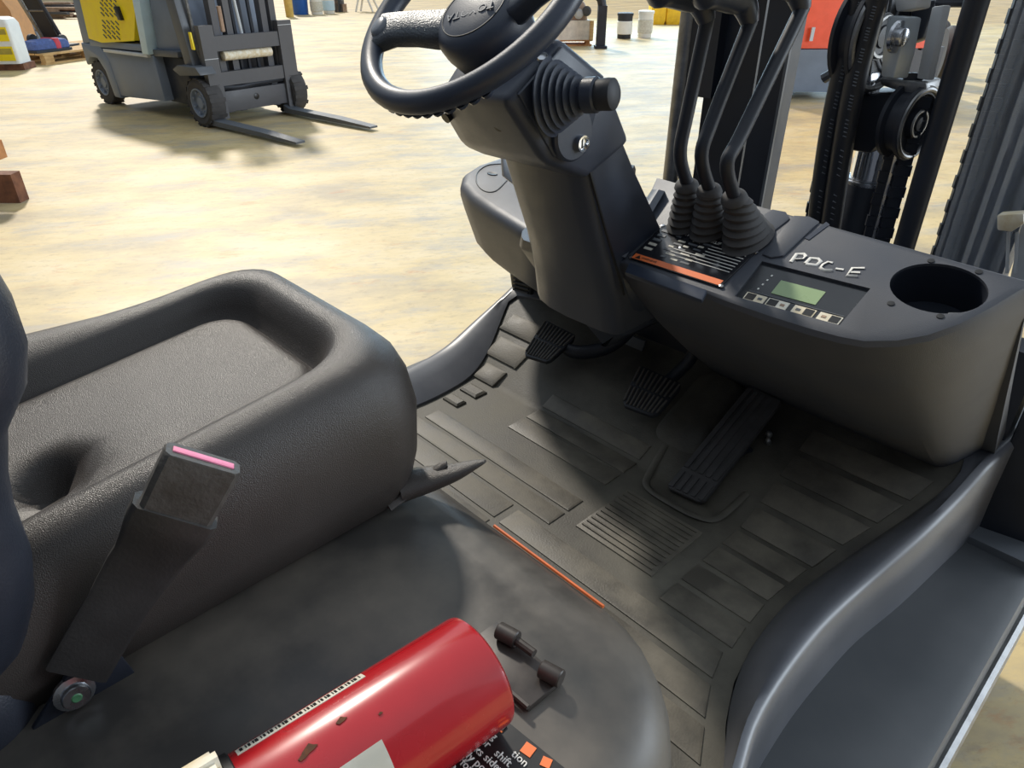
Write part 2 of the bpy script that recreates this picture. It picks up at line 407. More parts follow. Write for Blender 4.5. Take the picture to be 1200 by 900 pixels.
for mir in (0, 1):
    O('side_rim', loft(rimrings(mir)), rimm, T, 50, label='smooth grey rim along the mat')
    f = (lambda x: 2*XC - x) if mir else (lambda x: x)
    # step panel
    prof = [(-.24, .738), (-.10, .738), (-.035, .736), (-.016, .730), (-.010, .715), (-.010, .60), (-.24, .60)]
    def sc(y): return 0 if y < 1.1 else -.20*((y-1.1)/.75)**2 if mir else 0
    R = [[(f(x+sc(y)*(x+.24)/.24), y, z) for x, z in prof] for y in [.50+.05*k for k in range(27)]]
    sp = O('step_panel', loft(R), stepm, T, 40)
    if not mir:
        O('edge_trim', tube([V(-.006, .5, .70), V(-.004, 1.85, .70)], .010, 8), steelw, sp)
        for k in range(7):
            y = 1.28+.045*k; O('edge_clip', box((-.008, y, .66), (.012, y+.026, .695), .003), blackst if k % 2 else steel, sp)
        O('foot_step', box((-.25, .30, .50), (-.02, .62, .54), .008), matm2, T, label='rubber covered step below the hood')
        O('side_skirt', box((-.22, .62, .12), (-.016, 1.84, .60), .02), blackst, T)

# ---- right front pillar and cowl side beyond the console
fp = O('front_fender', prism([V(-.135, 1.30, .60), V(-.135, 1.30, 1.12), V(-.125, 1.42, 1.26), V(-.02, 1.60, 1.26), V(-.01, 1.70, .60)], (.105, .02, 0), .012), blackst, T, label='dark front fender beside the console')
pil = O('front_pillar', box((-.12, 1.34, .75), (-.055, 1.42, 2.0), .01), greyst, T)
O('bracket_pad', box((-.13, 1.26, .735), (-.02, 1.34, .752), .006), greyst, T)

# ---- seat
def seat():
    X0, X1, Y0, Y1 = -.975, -.558, -.22, .412; b = B(); rings = []
    def rr(ins, z, r, sl=0): return [V(x, y, z) for x, y in rrect2(X0+ins, X1-ins, Y0+ins, Y1-ins, max(r, .02))]
    prof = [(.035, 1.070, .05), (.012, 1.085, .06), (.0, 1.12, .07), (-.004, 1.16, .075), (.0, 1.19, .08), (.008, 1.213, .08), (.022, 1.231, .08), (.042, 1.240, .08), (.055, 1.239, .08), (.066, 1.229, .07), (.075, 1.211, .06), (.080, 1.198, .055), (.084, 1.194, .052), (.089, 1.199, .048), (.096, 1.2045, .044), (.106, 1.207, .04), (.13, 1.2075, .035), (.165, 1.208, .025)]
    for ins, z, r in prof: rings.append(rr(ins, z, r))
    last = rings[-1]; c = sum(last, Vector())/len(last)
    for t in (.9, .8, .7, .6, .5, .4, .3, .2, .1, .02): rings.append([c + (p-c)*t for p in last])
    bm = loft(rings)
    for v in bm.verts:
        if v.co.z > 1.19:
            for (dx, dy, r, dp) in ((-.715, .045, .042, .055), (-.655, -.02, .035, .025)):
                d = sqrt((v.co.x-dx)**2 + (v.co.y-dy)**2)
                if d < r*2: v.co.z -= dp*math.exp(-(d/r)**2*2.2)
        if v.co.z > 1.075:      # gentle rise to the front
            lw = min(1, max(0, (-.895-v.co.x)/.05)); ly = min(1, max(0, (.41-v.co.y)/.26)); lw *= ly*ly*(3-2*ly); v.co.z += (.125-.085*lw)*(v.co.y+.02)*min(1, (v.co.z-1.075)/.1) + .012*lw
            if lw > 0 and v.co.y < .40: v.co.x -= .26*lw*(.40-v.co.y)**1.6
        else: v.co.z = 1.0815 if v.co.z < 1.0815 else v.co.z
    return bm
bm = seat()
st = O('seat_cushion', bm, vinyl, T, 80, label='black vinyl seat cushion with a sunken centre pad')
# torn flap at the front corner
fl = [V(-.585, .37, 1.098), V(-.565, .398, 1.104), V(-.545, .422, 1.113), V(-.531, .440, 1.122), V(-.522, .452, 1.127)]
O('cover_flap', tube(smoothpath(fl, 4), .01, 10, rs=[.028-.026*k/16 for k in range(17)], flat=.55), vinyl, st, 70)
O('cover_fold', tube(smoothpath([V(-.575, .34, 1.09), V(-.567, .39, 1.105), V(-.560, .412, 1.118), V(-.556, .418, 1.122)], 4), .01, 8, rs=[.012-.008*k/12 for k in range(13)], flat=.5), vinyl, st, 70)
# ---- backrest: padded, mostly out of frame, with its right flank in view
def backrest():
    R = []
    for z, y0, y1, x1 in ((1.13, -.12, -.050, -.58), (1.165, -.15, -.028, -.55), (1.21, -.16, -.012, -.535), (1.255, -.16, -.002, -.527), (1.30, -.16, .000, -.524), (1.335, -.16, .006, -.520), (1.37, -.16, .016, -.515), (1.40, -.16, .036, -.510), (1.43, -.16, .045, -.507), (1.46, -.16, .046, -.507), (1.49, -.16, .042, -.512), (1.53, -.17, .03, -.52), (1.60, -.18, .01, -.54), (1.68, -.19, -.02, -.57), (1.72, -.18, -.06, -.62)):
        R.append([V(x, y, z) for x, y in rrect(2*-.745-x1, x1+.012, y0, y1+.012, min(.045, (y1-y0)*.45), 6)])
    return loft(R)
bk = O('backrest', backrest(), vinyl2, T, 80, label='dark padded backrest')
hc = [V(-.585, -.035, 1.08), V(-.585, -.035, 1.10)]
O('recliner_cover', lathe([(.062, 0), (.064, .02), (.060, .05), (.048, .072), (.028, .084), (.008, .088)], V(-.61, -.085, 1.081), (.15, 0, 1), 28), vinyl2, T, 70)
# ---- belt stalk with buckle
sb = O('belt_bracket', prism([V(-.556, -.045, 1.081), V(-.556, .040, 1.081), V(-.554, .035, 1.112), V(-.554, -.005, 1.122)], (.006, 0, 0), .001), blackst, T, label='black belt anchor bracket')
bo = V(-.549, -.007, 1.100)
O('bolt', lathe([(.017, 0), (.0165, .003), (.0115, .0045), (.0115, .009), (.0105, .0105)], bo, (1, 0, .15), 20), steel, sb)
O('bolt_paint', lathe([(.0045, 0), (.0035, .0008)], bo + V(.0104, 0, .0016), (1, 0, .15), 12), green, sb)
bx = [atx(x, y, xx) for x, y, xx in ((90, 790, -.542), (140, 705, -.530), (182, 640, -.518), (207, 598, -.508), (228, 552, -.500), (239, 537, -.498))]
def stalk(path, ws, ts):
    R = []; path = [Vector(p) for p in path]
    for i, p in enumerate(path):
        d = (path[min(i+1, len(path)-1)]-path[max(i-1, 0)]).normalized()
        n = V(.86, -.05, .5); n = (n - d*n.dot(d)).normalized(); s = d.cross(n)
        R.append([p + s*(ws[i]*sx) + n*(ts[i]*sy) for sx, sy in ((-1, -.6), (-.86, -1), (.86, -1), (1, -.6), (1, .6), (.86, 1), (-.86, 1), (-1, .6))])
    return loft(R)
slv = M('belt_sleeve', (58, 56, 55), .55, bump=.15, bs=300, var=.15, vs=20)
pth = smoothpath(bx[:4], 5); n = len(pth)
wd = [.0245 + (.0 if k < 5 else .001*(k-5) if k < 9 else .003+.0035*(k-9)/2) for k in range(n)]; wd = [min(q, .0335) for q in wd]
sk = O('belt_stalk', stalk(pth, wd, [.004 + .0075*min(1, max(0, (k-7)/5)) for k in range(n)]), slv, T, 50, label='black fabric sleeve of the belt stalk')
bu0 = bx[3] - (bx[4]-bx[3])*.25; bu1 = bx[5]
bk_ = O('buckle', stalk([bu0, bu0.lerp(bu1, .5), bu0.lerp(bu1, .97), bu1], [.0285, .0295, .030, .029], [.0095, .010, .0105, .0098]), M('buckle_plastic', (72, 70, 68), .6, bump=.3, bs=250, var=.2, vs=60), sk, 40, label='scuffed black seat belt buckle')
dd = (bu1-bu0).normalized(); nn = V(.86, -.05, .5); nn = (nn - dd*nn.dot(dd)).normalized(); ss = dd.cross(nn)
O('release_button', prism([bu1 + ss*(.024*a) + nn*(.0036*c) - dd*.004 for a, c in ((-1, -1), (1, -1), (1, 1), (-1, 1))], dd*.0052, .0006), pink, bk_, label='pink release button')

# ---- console body
top_px = [(722, 306), (742, 314), (800, 333), (850, 352), (900, 370), (950, 386), (985, 395), (1015, 400), (1055, 399), (1092, 392), (1130, 378), (1168, 358), (1200, 338), (1215, 330)]
near = [PAN(*p) for p in top_px]
farL, farR = PAN(768, 206), PAN(1215, 328.5)
top = near + [farR, farL]
def console():
    base = []
    for i, p in enumerate(near):
        t = i/(len(near)-1)
        x = p.x; y = 1.186
        if i >= 8: x = -.20 + .055*((i-8)/5); y = 1.186 + .16*((i-8)/5)**2
        base.append(V(x, y, matz(min(y, 1.2))-.01))
    base += [V(-.14, 1.36, .80), V(farL.x, 1.36, .80)]
    R = [top]
    n = PN
    for t, off in ((.0, .0), ):
        pass
    c = sum(top, Vector())/len(top)
    rings = [[p + (c-p).normalized()*.012 for p in top], [p + (c-p).normalized()*.004 - n*.003 for p in top], [p - n*.010 for p in top]]
    lipz = []
    for p, q in zip(top, base):
        lipz.append(p.lerp(q, .10) - V(0, .010, .012))
    rings.append(lipz)
    for t in (.3, .55, .8, 1): rings.append([p.lerp(q, t) - V(0, .0 , .012*sin(pi*t)) for p, q in zip(lipz, base)])
    return loft(rings)
con = O('console', console(), plast, T, 40, label='grey plastic instrument console')
hc2 = pan2(PAN(1099, 337)); 
def holepts(sc, h, n=40): return [panp(hc2[0] + .0525*sc*cos(2*pi*k/n), hc2[1] + .0465*sc*sin(2*pi*k/n), h) for k in range(n)]
d_ul, d_ur, d_lr, d_ll = [PAN(*p) for p in ((893, 306), (1020, 338), (984, 381), (861, 347))]
cut(con, [loft([holepts(1, .03), holepts(1, -.07)]), loft([[p + PN*.02 for p in (d_ul, d_ur, d_lr, d_ll)], [p - PN*.007 for p in (d_ul, d_ur, d_lr, d_ll)]])])
con.data.materials.clear(); con.data.materials.append(plast)
O('gauge_well', loft([holepts(1.0, -.004), holepts(.97, -.06)], cap=False), blackst, con, 60)
O('well_floor', loft([holepts(.98, -.060), holepts(.98, -.068)]), blackst, con, 60)
O('well_connector', lathe([(.008, 0), (.009, .006), (.004, .008)], panp(hc2[0]+.004, hc2[1]+.008, -.060), PN, 16), plastd, con)
O('well_clip', prism([panp(hc2[0]+a, hc2[1]+c, -.045) for a, c in ((.018, -.004), (.040, .004), (.036, .014), (.016, .004))], PN*.01, .001), greyst, con)
for x, y in ((1091, 306), (1147, 319), (1044, 356), (1102, 371)): O('screw_hole', lathe([(.0042, -.001), (.0042, .0012), (.002, .0014)], PAN(x, y), PN, 12), black, con)
# display unit
disp = O('display_unit', prism([p - PN*.0068 for p in (d_ul, d_ur, d_lr, d_ll)], PN*.003), M('display_black', (46, 48, 52), .22, var=.06), con, label='dark display with a green screen')
def dq(u, v, h=-.0036): return d_ul.lerp(d_ur, u).lerp(d_ll.lerp(d_lr, u), v) + PN*h
def dquad(u0, u1, v0, v1, h=-.0038, t=.0008): return prism([dq(u0, v0, h), dq(u1, v0, h), dq(u1, v1, h), dq(u0, v1, h)], PN*t)
O('screen', dquad(.27, .69, .30, .66), lcd, disp)
O('frame_line', dquad(.08, .97, .735, .75), greyst, disp)
for k, (u0, c1, c2) in enumerate(((.07, 0, 1), (.29, 0, 1), (.54, 1, 0), (.775, 1, 0))):
    kb = O('key', dquad(u0, u0+.2, .78, .97, -.0038, .001), white, disp)
    O('key_face', dquad(u0+.012 + (.094 if c1 else 0), u0+.1+(.088 if c1 else 0), .80, .95, -.0032, .001), black, kb)
    O('key_mark', dquad(u0+.03+(0 if c1 else .1), u0+.07+(0 if c1 else .1), .85, .90, -.0031, .001), dustm if k % 2 else greyst, kb)
for k in range(4): O('indicator', dquad(.13+.03*k*.3, .145+.03*k*.3, .62-.13*k, .66-.13*k, -.0036, .0006), whitep, disp)
# data plate
q_tl, q_tr, q_br, q_bl = [PAN(*p, .0) for p in ((778, 265), (887, 296), (844, 338), (738, 304))]
pl = O('data_plate', prism([p + PN*.0005 for p in (q_tl, q_tr, q_br, q_bl)], PN*.0025, .0004), M('plate_black', (34, 35, 40), .18, var=.1, spec=.7), con, label='black data plate with an orange warning strip')
def pq(u, v, h=.0032): return q_tl.lerp(q_tr, u).lerp(q_bl.lerp(q_br, u), v) + PN*h
def pquad(u0, u1, v0, v1, h=.0031, t=.0005): return prism([pq(u0, v0, h), pq(u1, v0, h), pq(u1, v1, h), pq(u0, v1, h)], PN*t)
O('warning_strip', pquad(.02, .98, .86, .985), orangel, pl)
O('warning_sign', prism([pq(.05, .97, .0037), pq(.11, .97, .0037), pq(.08, .88, .0037)], PN*.0003), black, pl)
px_, py_ = pq(1, .5)-pq(0, .5), pq(.5, 0)-pq(.5, 1)
text('TOYOTA FORKLIFT TRUCK', .0085, whitep, pl, pq(.56, .085), px_, py_, ext=.0002)
text('WARNING', .0055, black, pl, pq(.20, .925, .0038), px_, py_, ext=.0002)
for k in range(7):
    v = .19+.075*k; O('print_line', pquad(.60 if k < 4 else .30, .96, v, v+.012), whitep, pl)
for k in range(7):
    v = .17+.092*k
    for j in range(3):
        u = .22+.13*j+.02*((k*7+j*3) % 4); O('print_block', pquad(u, u+.055+.02*((k+j) % 3), v, v+.04), paper if (k+j) % 2 else greyst, pl)
for k in range(5): O('side_print', pquad(.04, .13, .12+.13*k, .18+.13*k), greyst if k < 3 else paper, pl)
for u, v in ((.0, .03), (1., .03), (0., .97), (1., .97), (.36, .42)): O('rivet', lathe([(.0034, 0), (.003, .0015), (.001, .002)], pq(u, v, .002), PN, 12), steel, pl)
# clip ledge under the plate
O('plate_ledge', prism([PAN(738, 312), PAN(829, 345), PAN(823, 357), PAN(733, 324)], PN*.008, .002), plastd, con)
# raised border to the left, ridge by the column
O('console_ridge', loft([[PAN(x, y, h) for x, y, h in ((716, 296, -.02), (716, 296, .006), (724, 299, .010), (733, 302, .004), (733, 302, -.02))], [PAN(x, y, h) for x, y, h in ((764, 222, -.02), (764, 222, .012), (772, 222, .016), (779, 224, .01), (779, 224, -.02))]]), plast, con, 40)
# rounded tabs near the far edge
for pts_, h in ((((893, 300), (903, 304), (918, 302), (960, 262), (948, 256), (930, 255)), .003), (((862, 296), (880, 293), (926, 258), (921, 250), (905, 247), (880, 262)), .002)):
    O('cover_tab', prism([PAN(*p, -.001) for p in pts_], PN*(h+.001), .0012), plast, con, 40)
O('far_notch', prism([PAN(*p, -.002) for p in ((943, 281), (948, 283), (972, 265), (968, 262))], PN*.003), plastd, con)
# hand-painted mark
def stroke(pts): return tube([PAN(840+x/6, 240+y/6, .0006) for x, y in pts], .0025, 6, flat=.4, upv=None)
for ch in (((520, 402), (562, 345), (612, 345), (624, 360), (605, 380), (550, 382)), ((622, 412), (660, 374), (712, 378), (732, 396), (700, 424), (624, 415)), ((815, 408), (782, 400), (745, 418), (725, 444), (756, 464), (812, 464)), ((836, 448), (892, 456)), ((1040, 444), (952, 444), (912, 500), (990, 505)), ((934, 472), (1008, 476))):
    O('painted_stroke', stroke(ch), whitep, con, 60)

# ---- levers
for i, (xb, xs, path, grip, bt, rb) in enumerate((
        (-.572, -.566, ((805, 214), (797, 180), (806, 130), (829, 22)), ((829, 22), (815, 6), (785, 3)), (800, 222), .024),
        (-.530, -.524, ((831, 220), (822, 183), (835, 140), (880, 24)), ((880, 24), (876, 8), (850, 2)), (831, 228), .025),
        (-.482, -.478, ((860, 228), (852, 192), (870, 155), (941, 8)), ((941, 8), (945, -8), (925, -20)), (866, 236), .026))):
    pp = smoothpath([atx(x, y, xs) for x, y in path], 5)
    # boot: bellows from the panel up to the rod foot
    foot = atx(*path[0], xs); pb = panp(xb-P0.x, pan2(PAN(840, 274))[1], 0)
    b_ = B(); Rr = []; nb = 7
    for k in range(nb*2+1):
        t = k/(nb*2); c = pb.lerp(foot, t*.93); wob = 1.0 if k % 2 else .86; r = rb*(1.12-.42*t)*wob*(1.08 if i == 2 else 1)
        ex = 1.35 - .3*t + (.25*(1-t) if i == 2 else 0)
        sh = V(.012*(1-t), .006, 0) if i == 2 else V(0, 0, 0)
        Rr.append([c + sh + V(r*cos(a), r*ex*sin(a)*cos(TAU), r*ex*sin(a)*sin(TAU)*(1-t)) for a in [2*pi*q/22 for q in range(22)]])
    bt_ = O('lever_boot', loft(Rr), rubgrey, T, 50, label='grey bellows boot')
    lv = O('control_lever', tube(pp, .0092, 12), blackst, T, 60, label='bent black lever rod')
    gp = [atx(x, y, xs) for x, y in grip]; g0 = gp[0]; g1 = g0 + V(-.01, -.012, .022); g2 = g0 + V(-.018, -.06, .034); g3 = g0 + V(-.02, -.085, .034)
    O('lever_knob', tube(smoothpath([g0-V(0, 0, .004), g1, g2, g3, g3 + V(-.002, -.014, -.001)], 5), .02, 14, rs=[.0105+.010*min(1, k/7) if k < 16 else .0205-.0035*(k-15) for k in range(21)]), plastd, lv, 70)
    O('boot_collar', lathe([(.018, 0), (.016, .006), (.011, .010)], pb.lerp(foot, .90), foot-pb, 20), rubgrey, bt_, 60)

# ---- steering column
def colsec(x0, x1, prof, bv): return prism([V(x0, y, z) for y, z in prof], (x1-x0, 0, 0), bv, 3)
hs_ = [(-.80, ((.625, 1.478), (.675, 1.540), (.72, 1.500), (.77, 1.44), (.70, 1.402), (.658, 1.425))), (-.755, ((.590, 1.503), (.655, 1.564), (.724, 1.522), (.782, 1.44), (.70, 1.403), (.640, 1.430))), (-.595, ((.553, 1.518), (.642, 1.575), (.724, 1.528), (.785, 1.44), (.70, 1.405), (.622, 1.438)))]
bm = loft([[V(x, y, z) for y, z in p] for x, p in hs_]); bmesh.ops.recalc_face_normals(bm, faces=bm.faces); bevel(bm, .012, 3, 25)
head = O('column_head', bm, colp, T, 40, label='plastic steering column head')
def colbody():
    R = []
    for xl, xr, yr, yf, z in ((-.80, -.600, .665, .765, 1.475), (-.80, -.600, .695, .815, 1.405), (-.80, -.602, .722, .872, 1.335), (-.805, -.605, .752, .925, 1.27), (-.82, -.61, .785, .99, 1.20), (-.84, -.62, .815, 1.06, 1.13)):
        R.append([V(x, y, z) for x, y in ((xr, yf-.02), (xr-.02, yf), (xl+.02, yf), (xl, yf-.02), (xl, yr+.055), (xl+.012, yr+.035), (xl+.035, yr+.018), (xl+.07, yr+.006), (xl+.115, yr), (xr-.03, yr), (xr-.010, yr+.004), (xr-.002, yr+.012), (xr, yr+.025))])
    return loft(R)
cb = O('steering_column', colbody(), colp, T, 50, label='dark plastic steering column')
O('column_seam', tube([V(-.5985, y, z) for y, z in ((.700, 1.425), (.742, 1.335), (.778, 1.262), (.80, 1.215))], .0022, 6), black, cb)
O('column_screw', lathe([(.004, 0), (.003, .001)], atx(716, 156, -.5995), (1, 0, 0), 10), black, cb)
# lower shroud round the column foot
def shroud():
    R = []
    for xl, xr, yr, yf, z in ((-.865, -.605, .80, 1.15, 1.245), (-.875, -.60, .805, 1.17, 1.225), (-.872, -.61, .845, 1.18, 1.17), (-.860, -.645, .905, 1.18, 1.10), (-.845, -.715, .955, 1.18, 1.04), (-.828, -.775, .995, 1.18, .985)):
        R.append([V(x, y, z) for x, y in ((xr, yf-.02), (xr-.01, yf), (xl+.01, yf), (xl, yf-.02), (xl, yr+.075), (xl+.004, yr+.055), (xl+.016, yr+.03), (xl+.035, yr+.01), (xl+.05, yr), (xr-.015, yr), (xr-.004, yr+.004), (xr, yr+.015))])
    return loft(R)
sh_ = O('column_shroud', shroud(), plastd, T, 40, label='flared shroud around the column foot')
# panel seam + tilt lever
O('tilt_lever', prism([atx(x, y, -.845) for x, y in ((586, 178), (592, 184), (612, 198), (617, 222), (608, 222), (588, 206))], (.006, 0, 0), .001), lightst, T, label='pale metal tilt lever beside the column')
# head details
for x, y in ((527, 134), (588, 143)):
    d0 = V(0, -.73, -.68); p = atx(x, y, -.768 if x < 550 else -.652)
    O('bolt_recess', lathe([(.0075, -.012), (.0075, .002), (.004, .002)], p + V(0, -.006, -.003), (0, -.85, -.45), 14), black, head)
# side panel with direction stalk
sp_ = V(-.572, .655, 1.515)
O('stalk_panel', prism([V(-.598, y, z) for y, z in ((.572, 1.522), (.640, 1.566), (.715, 1.522), (.690, 1.44), (.632, 1.445))], (.006, 0, 0), .003), plastd, head)
ax = V(.93, .25, .12).normalized(); s0 = V(-.592, .622, 1.514)
prof = [(.041, 0)]
for k in range(6): prof += [(.043-.0042*k, .003+.0066*k), (.036-.0042*k, .0063+.0066*k)]
prof += [(.017, .044)]
stk = O('stalk_boot', lathe(prof, s0, ax, 28, sx=1.0), plastd, head, 40, label='ribbed rubber boot of the direction stalk')
O('stalk_collar', lathe([(.016, 0), (.019, .003), (.019, .016), (.017, .018)], s0+ax*.042, ax, 24), plastd, head, 40)
O('stalk_knob', lathe([(.0145, 0), (.0165, .003), (.017, .016), (.0165, .021), (.012, .024), (.003, .025)], s0+ax*.057, ax, 24), rubber, head, 40)
kb = V(-.597, .658, 1.470)
kp = O('key_housing', lathe([(.033, 0), (.033, .010), (.030, .013)], kb, (1, 0, 0), 28), plastd, head, 40)
O('key_barrel', lathe([(.0098, 0), (.0098, .006), (.0075, .0062), (.0065, .003), (.001, .003)], V(-.584, .668, 1.458), (1, 0, 0), 20), chrome, head, 40)
O('key_slot', box((-.5822, .6668, 1.452), (-.5805, .6692, 1.464)), black, head)
O('screw', lathe([(.007, 0), (.006, .003), (.002, .004)], atx(636, 68, -.600), (.3, -.5, .8), 14), steel, head)

# ---- steering wheel
WC = V(-.70, .60, 1.605); ph = radians(41); wu = V(1, 0, 0); wv = V(0, cos(ph), sin(ph)); wn = wu.cross(wv)
def wp(a, r, h=0): return WC + wu*(r*cos(radians(a))) + wv*(r*sin(radians(a))) + wn*h
wr = O('steering_wheel', ring(.1425, .0138, WC, wn, 72, 14, sq=.95), plastd, T, 60, label='black steering wheel')
for k in range(24):
    a = 360/24*k
for a0 in (205, 25):
    pr = []
    for r, wdt, h, th in ((.040, .024, -.022, .012), (.060, .024, -.018, .013), (.085, .022, -.008, .012), (.112, .022, .000, .011), (.138, .030, .002, .009)):
        c = wp(a0, r, h); t = (wp(a0+90, 1) - WC); pr.append([c + t*(wdt*sx) + wn*(th*sy) for sx, sy in ((-1, -.6), (-.8, -1), (.8, -1), (1, -.6), (1, .6), (.8, 1), (-.8, 1), (-1, .6))])
    sp2 = O('spoke', loft(pr), plastd if a0 != 205 else M('grained_plastic', (66, 72, 80), .4, bump=.6, bs=400), wr, 50)
    if a0 != 292:
        c = wp(a0, .130, .010); O('spoke_button', lathe([(.016, 0), (.015, .003), (.010, .005), (.002, .0055)], c, wn, 20, sx=.7, xdir=(wp(a0, 1)-WC)), M('button_plastic', (96, 102, 112), .3), sp2, 60)
HC = WC - wn*.048
hub = O('wheel_hub', lathe([(.046, -.035), (.052, -.012), (.058, .012), (.0585, .026), (.056, .034), (.051, .0395), (.043, .0425), (.03, .045), (.012, .0465), (.002, .0467)], HC, wn, 40), plastd, wr, 40)
O('hub_boss', lathe([(.034, -.085), (.036, -.05), (.046, -.034)], HC, wn, 24), plastd, wr)
O('emblem_ring', ring(.043, .0008, HC + wn*.0426, wn, 48, 6), black, hub)
rd = wp(203, 1)-WC; rn = wn.cross(rd)
tt = text('TOYOTA', .0165, M('emboss', (92, 98, 108), .35), hub, HC + wn*.0458 + rn*.010, rd, rn, ext=.0007)
# grip bumps under the rim
for k in range(16):
    a = 225 + 6*k; O('grip_bump', lathe([(.008, 0), (.007, .004), (.002, .006)], wp(a, .146, -.010), -wn, 10), plastd, wr, 60)

# ---- left cowl with cap, lower panel and small pedal
def cowl():
    o1 = [(-1.27, 1.34), (-1.305, 1.26), (-1.312, 1.13), (-1.29, 1.065), (-1.245, 1.02), (-1.17, .985), (-1.07, .955), (-.97, .93), (-.88, .91), (-.85, .93), (-.87, 1.10), (-1.0, 1.34)]
    def rg(ins, z, low=0):
        c = V(-1.05, 1.20, 0); return [V(x + (c.x-x)*ins, y + (c.y-y)*ins, z - .03*(y-1.05)*0) for x, y in o1]
    def slo(r, k): return [V(p.x, p.y, p.z + k*(p.y-1.0)) for p in r]
    return loft([slo(rg(.20, 1.055), 0), slo(rg(.13, 1.075), 0), slo(rg(.03, 1.155), .05), slo(rg(0, 1.185), .08), slo(rg(0, 1.20), .1), slo(rg(.03, 1.2095), .1), slo(rg(.08, 1.212), .1), slo(rg(.5, 1.213), .1)])
def PC(x, y, h=0):
    r = ray(x, y); lo, hi = 0, 6
    for k in range(50):
        m = (lo+hi)/2; p = C + r*m
        if p.z > 1.2125 + .1*(p.y-1.0) + h: lo = m
        else: hi = m
    return C + r*lo
cw = O('left_cowl', cowl(), plast, T, 45, label='rounded cowl left of the column with a cap outline')
O('cap_outline', tube(smoothpath([PC(x, y) for x, y in ((590, 192), (571, 194), (559, 203), (559, 215), (568, 224), (581, 224), (594, 212))], 5), .0018, 6), black, cw)
O('cap_recess', lathe([(.016, -.002), (.015, .002), (.004, .001)], PC(577, 204), (0, -.1, 1), 20, sx=.55), black, cw)

O('cowl_post', prism([V(-1.235, 1.18, .86), V(-1.18, 1.18, .86), V(-1.17, 1.16, 1.05), V(-1.25, 1.16, 1.05)], (0, .03, 0), .004), blackst, T)
O('kick_panel', prism([V(-1.235, 1.19, .80), V(-.55, 1.20, .80), V(-.55, 1.19, 1.2), V(-1.25, 1.19, 1.1)], (0, .02, 0)), blackst, T)
sp3 = O('small_pedal', slab([atz(x, y, .97) for x, y in ((603, 338), (620, 343), (622, 318), (604, 315))], .012, .1, nrm=V(.1, -.8, .5), base=.008), rubber, T, label='small ribbed parking brake pedal')
sc_ = [aty(x, y, 1.085) for x, y in ((601, 340), (621, 346), (623, 319), (603, 314))]
sp3.data.clear_geometry(); b = prism(sc_, (0, .014, -.004), .004); b.to_mesh(sp3.data); b.free()
for k in range(6):
    t = (k+.5)/6; a = sc_[0].lerp(sc_[3], t)+V(.003, -.003, 0); c = sc_[1].lerp(sc_[2], t)+V(-.003, -.003, 0)
    O('pedal_rib', tube([a, c], .0025, 6), rubber, sp3)
O('pedal_arm', tube([sc_[0].lerp(sc_[2], .5)+V(0, .01, 0), V(-1.13, 1.19, 1.02)], .007, 8), blackst, sp3)
for x, y in ((640, 348), (650, 352), (672, 352)): O('panel_bolt', lathe([(.008, 0), (.006, .004), (.002, .005)], aty(x, y, 1.19), (0, -1, 0), 10), blackst, T)

# ---- pedals
def footpedal(px, nrib, lift, arm, name, label):
    q = [PM(x, y, .0) for x, y in px]; q = [C + (p-C)*lift for p in q]      # bl br tr tl
    n = (q[1]-q[0]).cross(q[3]-q[0]).normalized()
    if n.z < 0: n = -n
    P = lambda u, v, h=0: q[0].lerp(q[1], u).lerp(q[3].lerp(q[2], u), v) + n*h
    out = [P(u, v) for u, v in ((.12, 0), (.88, 0), (.97, .08), (1, .3), (1, .85), (.93, 1), (.07, 1), (0, .85), (0, .3), (.03, .08))]
    pd = O(name, prism([p - n*.010 for p in out], n*.010, .002), rubber, T, 40, label=label)
    for k in range(nrib):
        u = (k+.5)/nrib
        for v0, v1 in ((.06, .47), (.53, .95)):
            a, c = P(u, v0 + (.05 if k in (0, nrib-1) else 0), .001), P(u, v1, .001); O('pedal_rib', tube([a, c], (q[1]-q[0]).length/nrib*.30, 6, flat=.9), M('worn_pedal_rubber', (92, 88, 82), .75, var=.2, vs=40), pd, 60)
    O('pedal_arm', tube(smoothpath([P(.55, .7, -.016)] + arm, 5), .010, 10, flat=1.6), blackst, pd, 60)
    return P
footpedal(((612, 416), (643, 425), (676, 393), (638, 374)), 10, .945, [V(-.90, 1.05, .905), V(-.84, 1.09, .93), V(-.80, 1.13, 1.0), V(-.79, 1.16, 1.08)], 'inching_pedal', 'ribbed inching pedal')
footpedal(((727, 474), (768, 489), (801, 450), (749, 427)), 10, .945, [V(-.67, 1.09, .93), V(-.655, 1.12, .97), V(-.655, 1.15, 1.05)], 'brake_pedal', 'ribbed brake pedal')
O('pedal_bracket', prism([aty(x, y, 1.16) for x, y in ((727, 420), (748, 425), (756, 400), (735, 392))], (0, .006, 0), .001), greyst, T)
O('bracket_bolt', lathe([(.008, 0), (.006, .004)], aty(746, 388, 1.13), (0, -1, .2), 10), steelw, T)
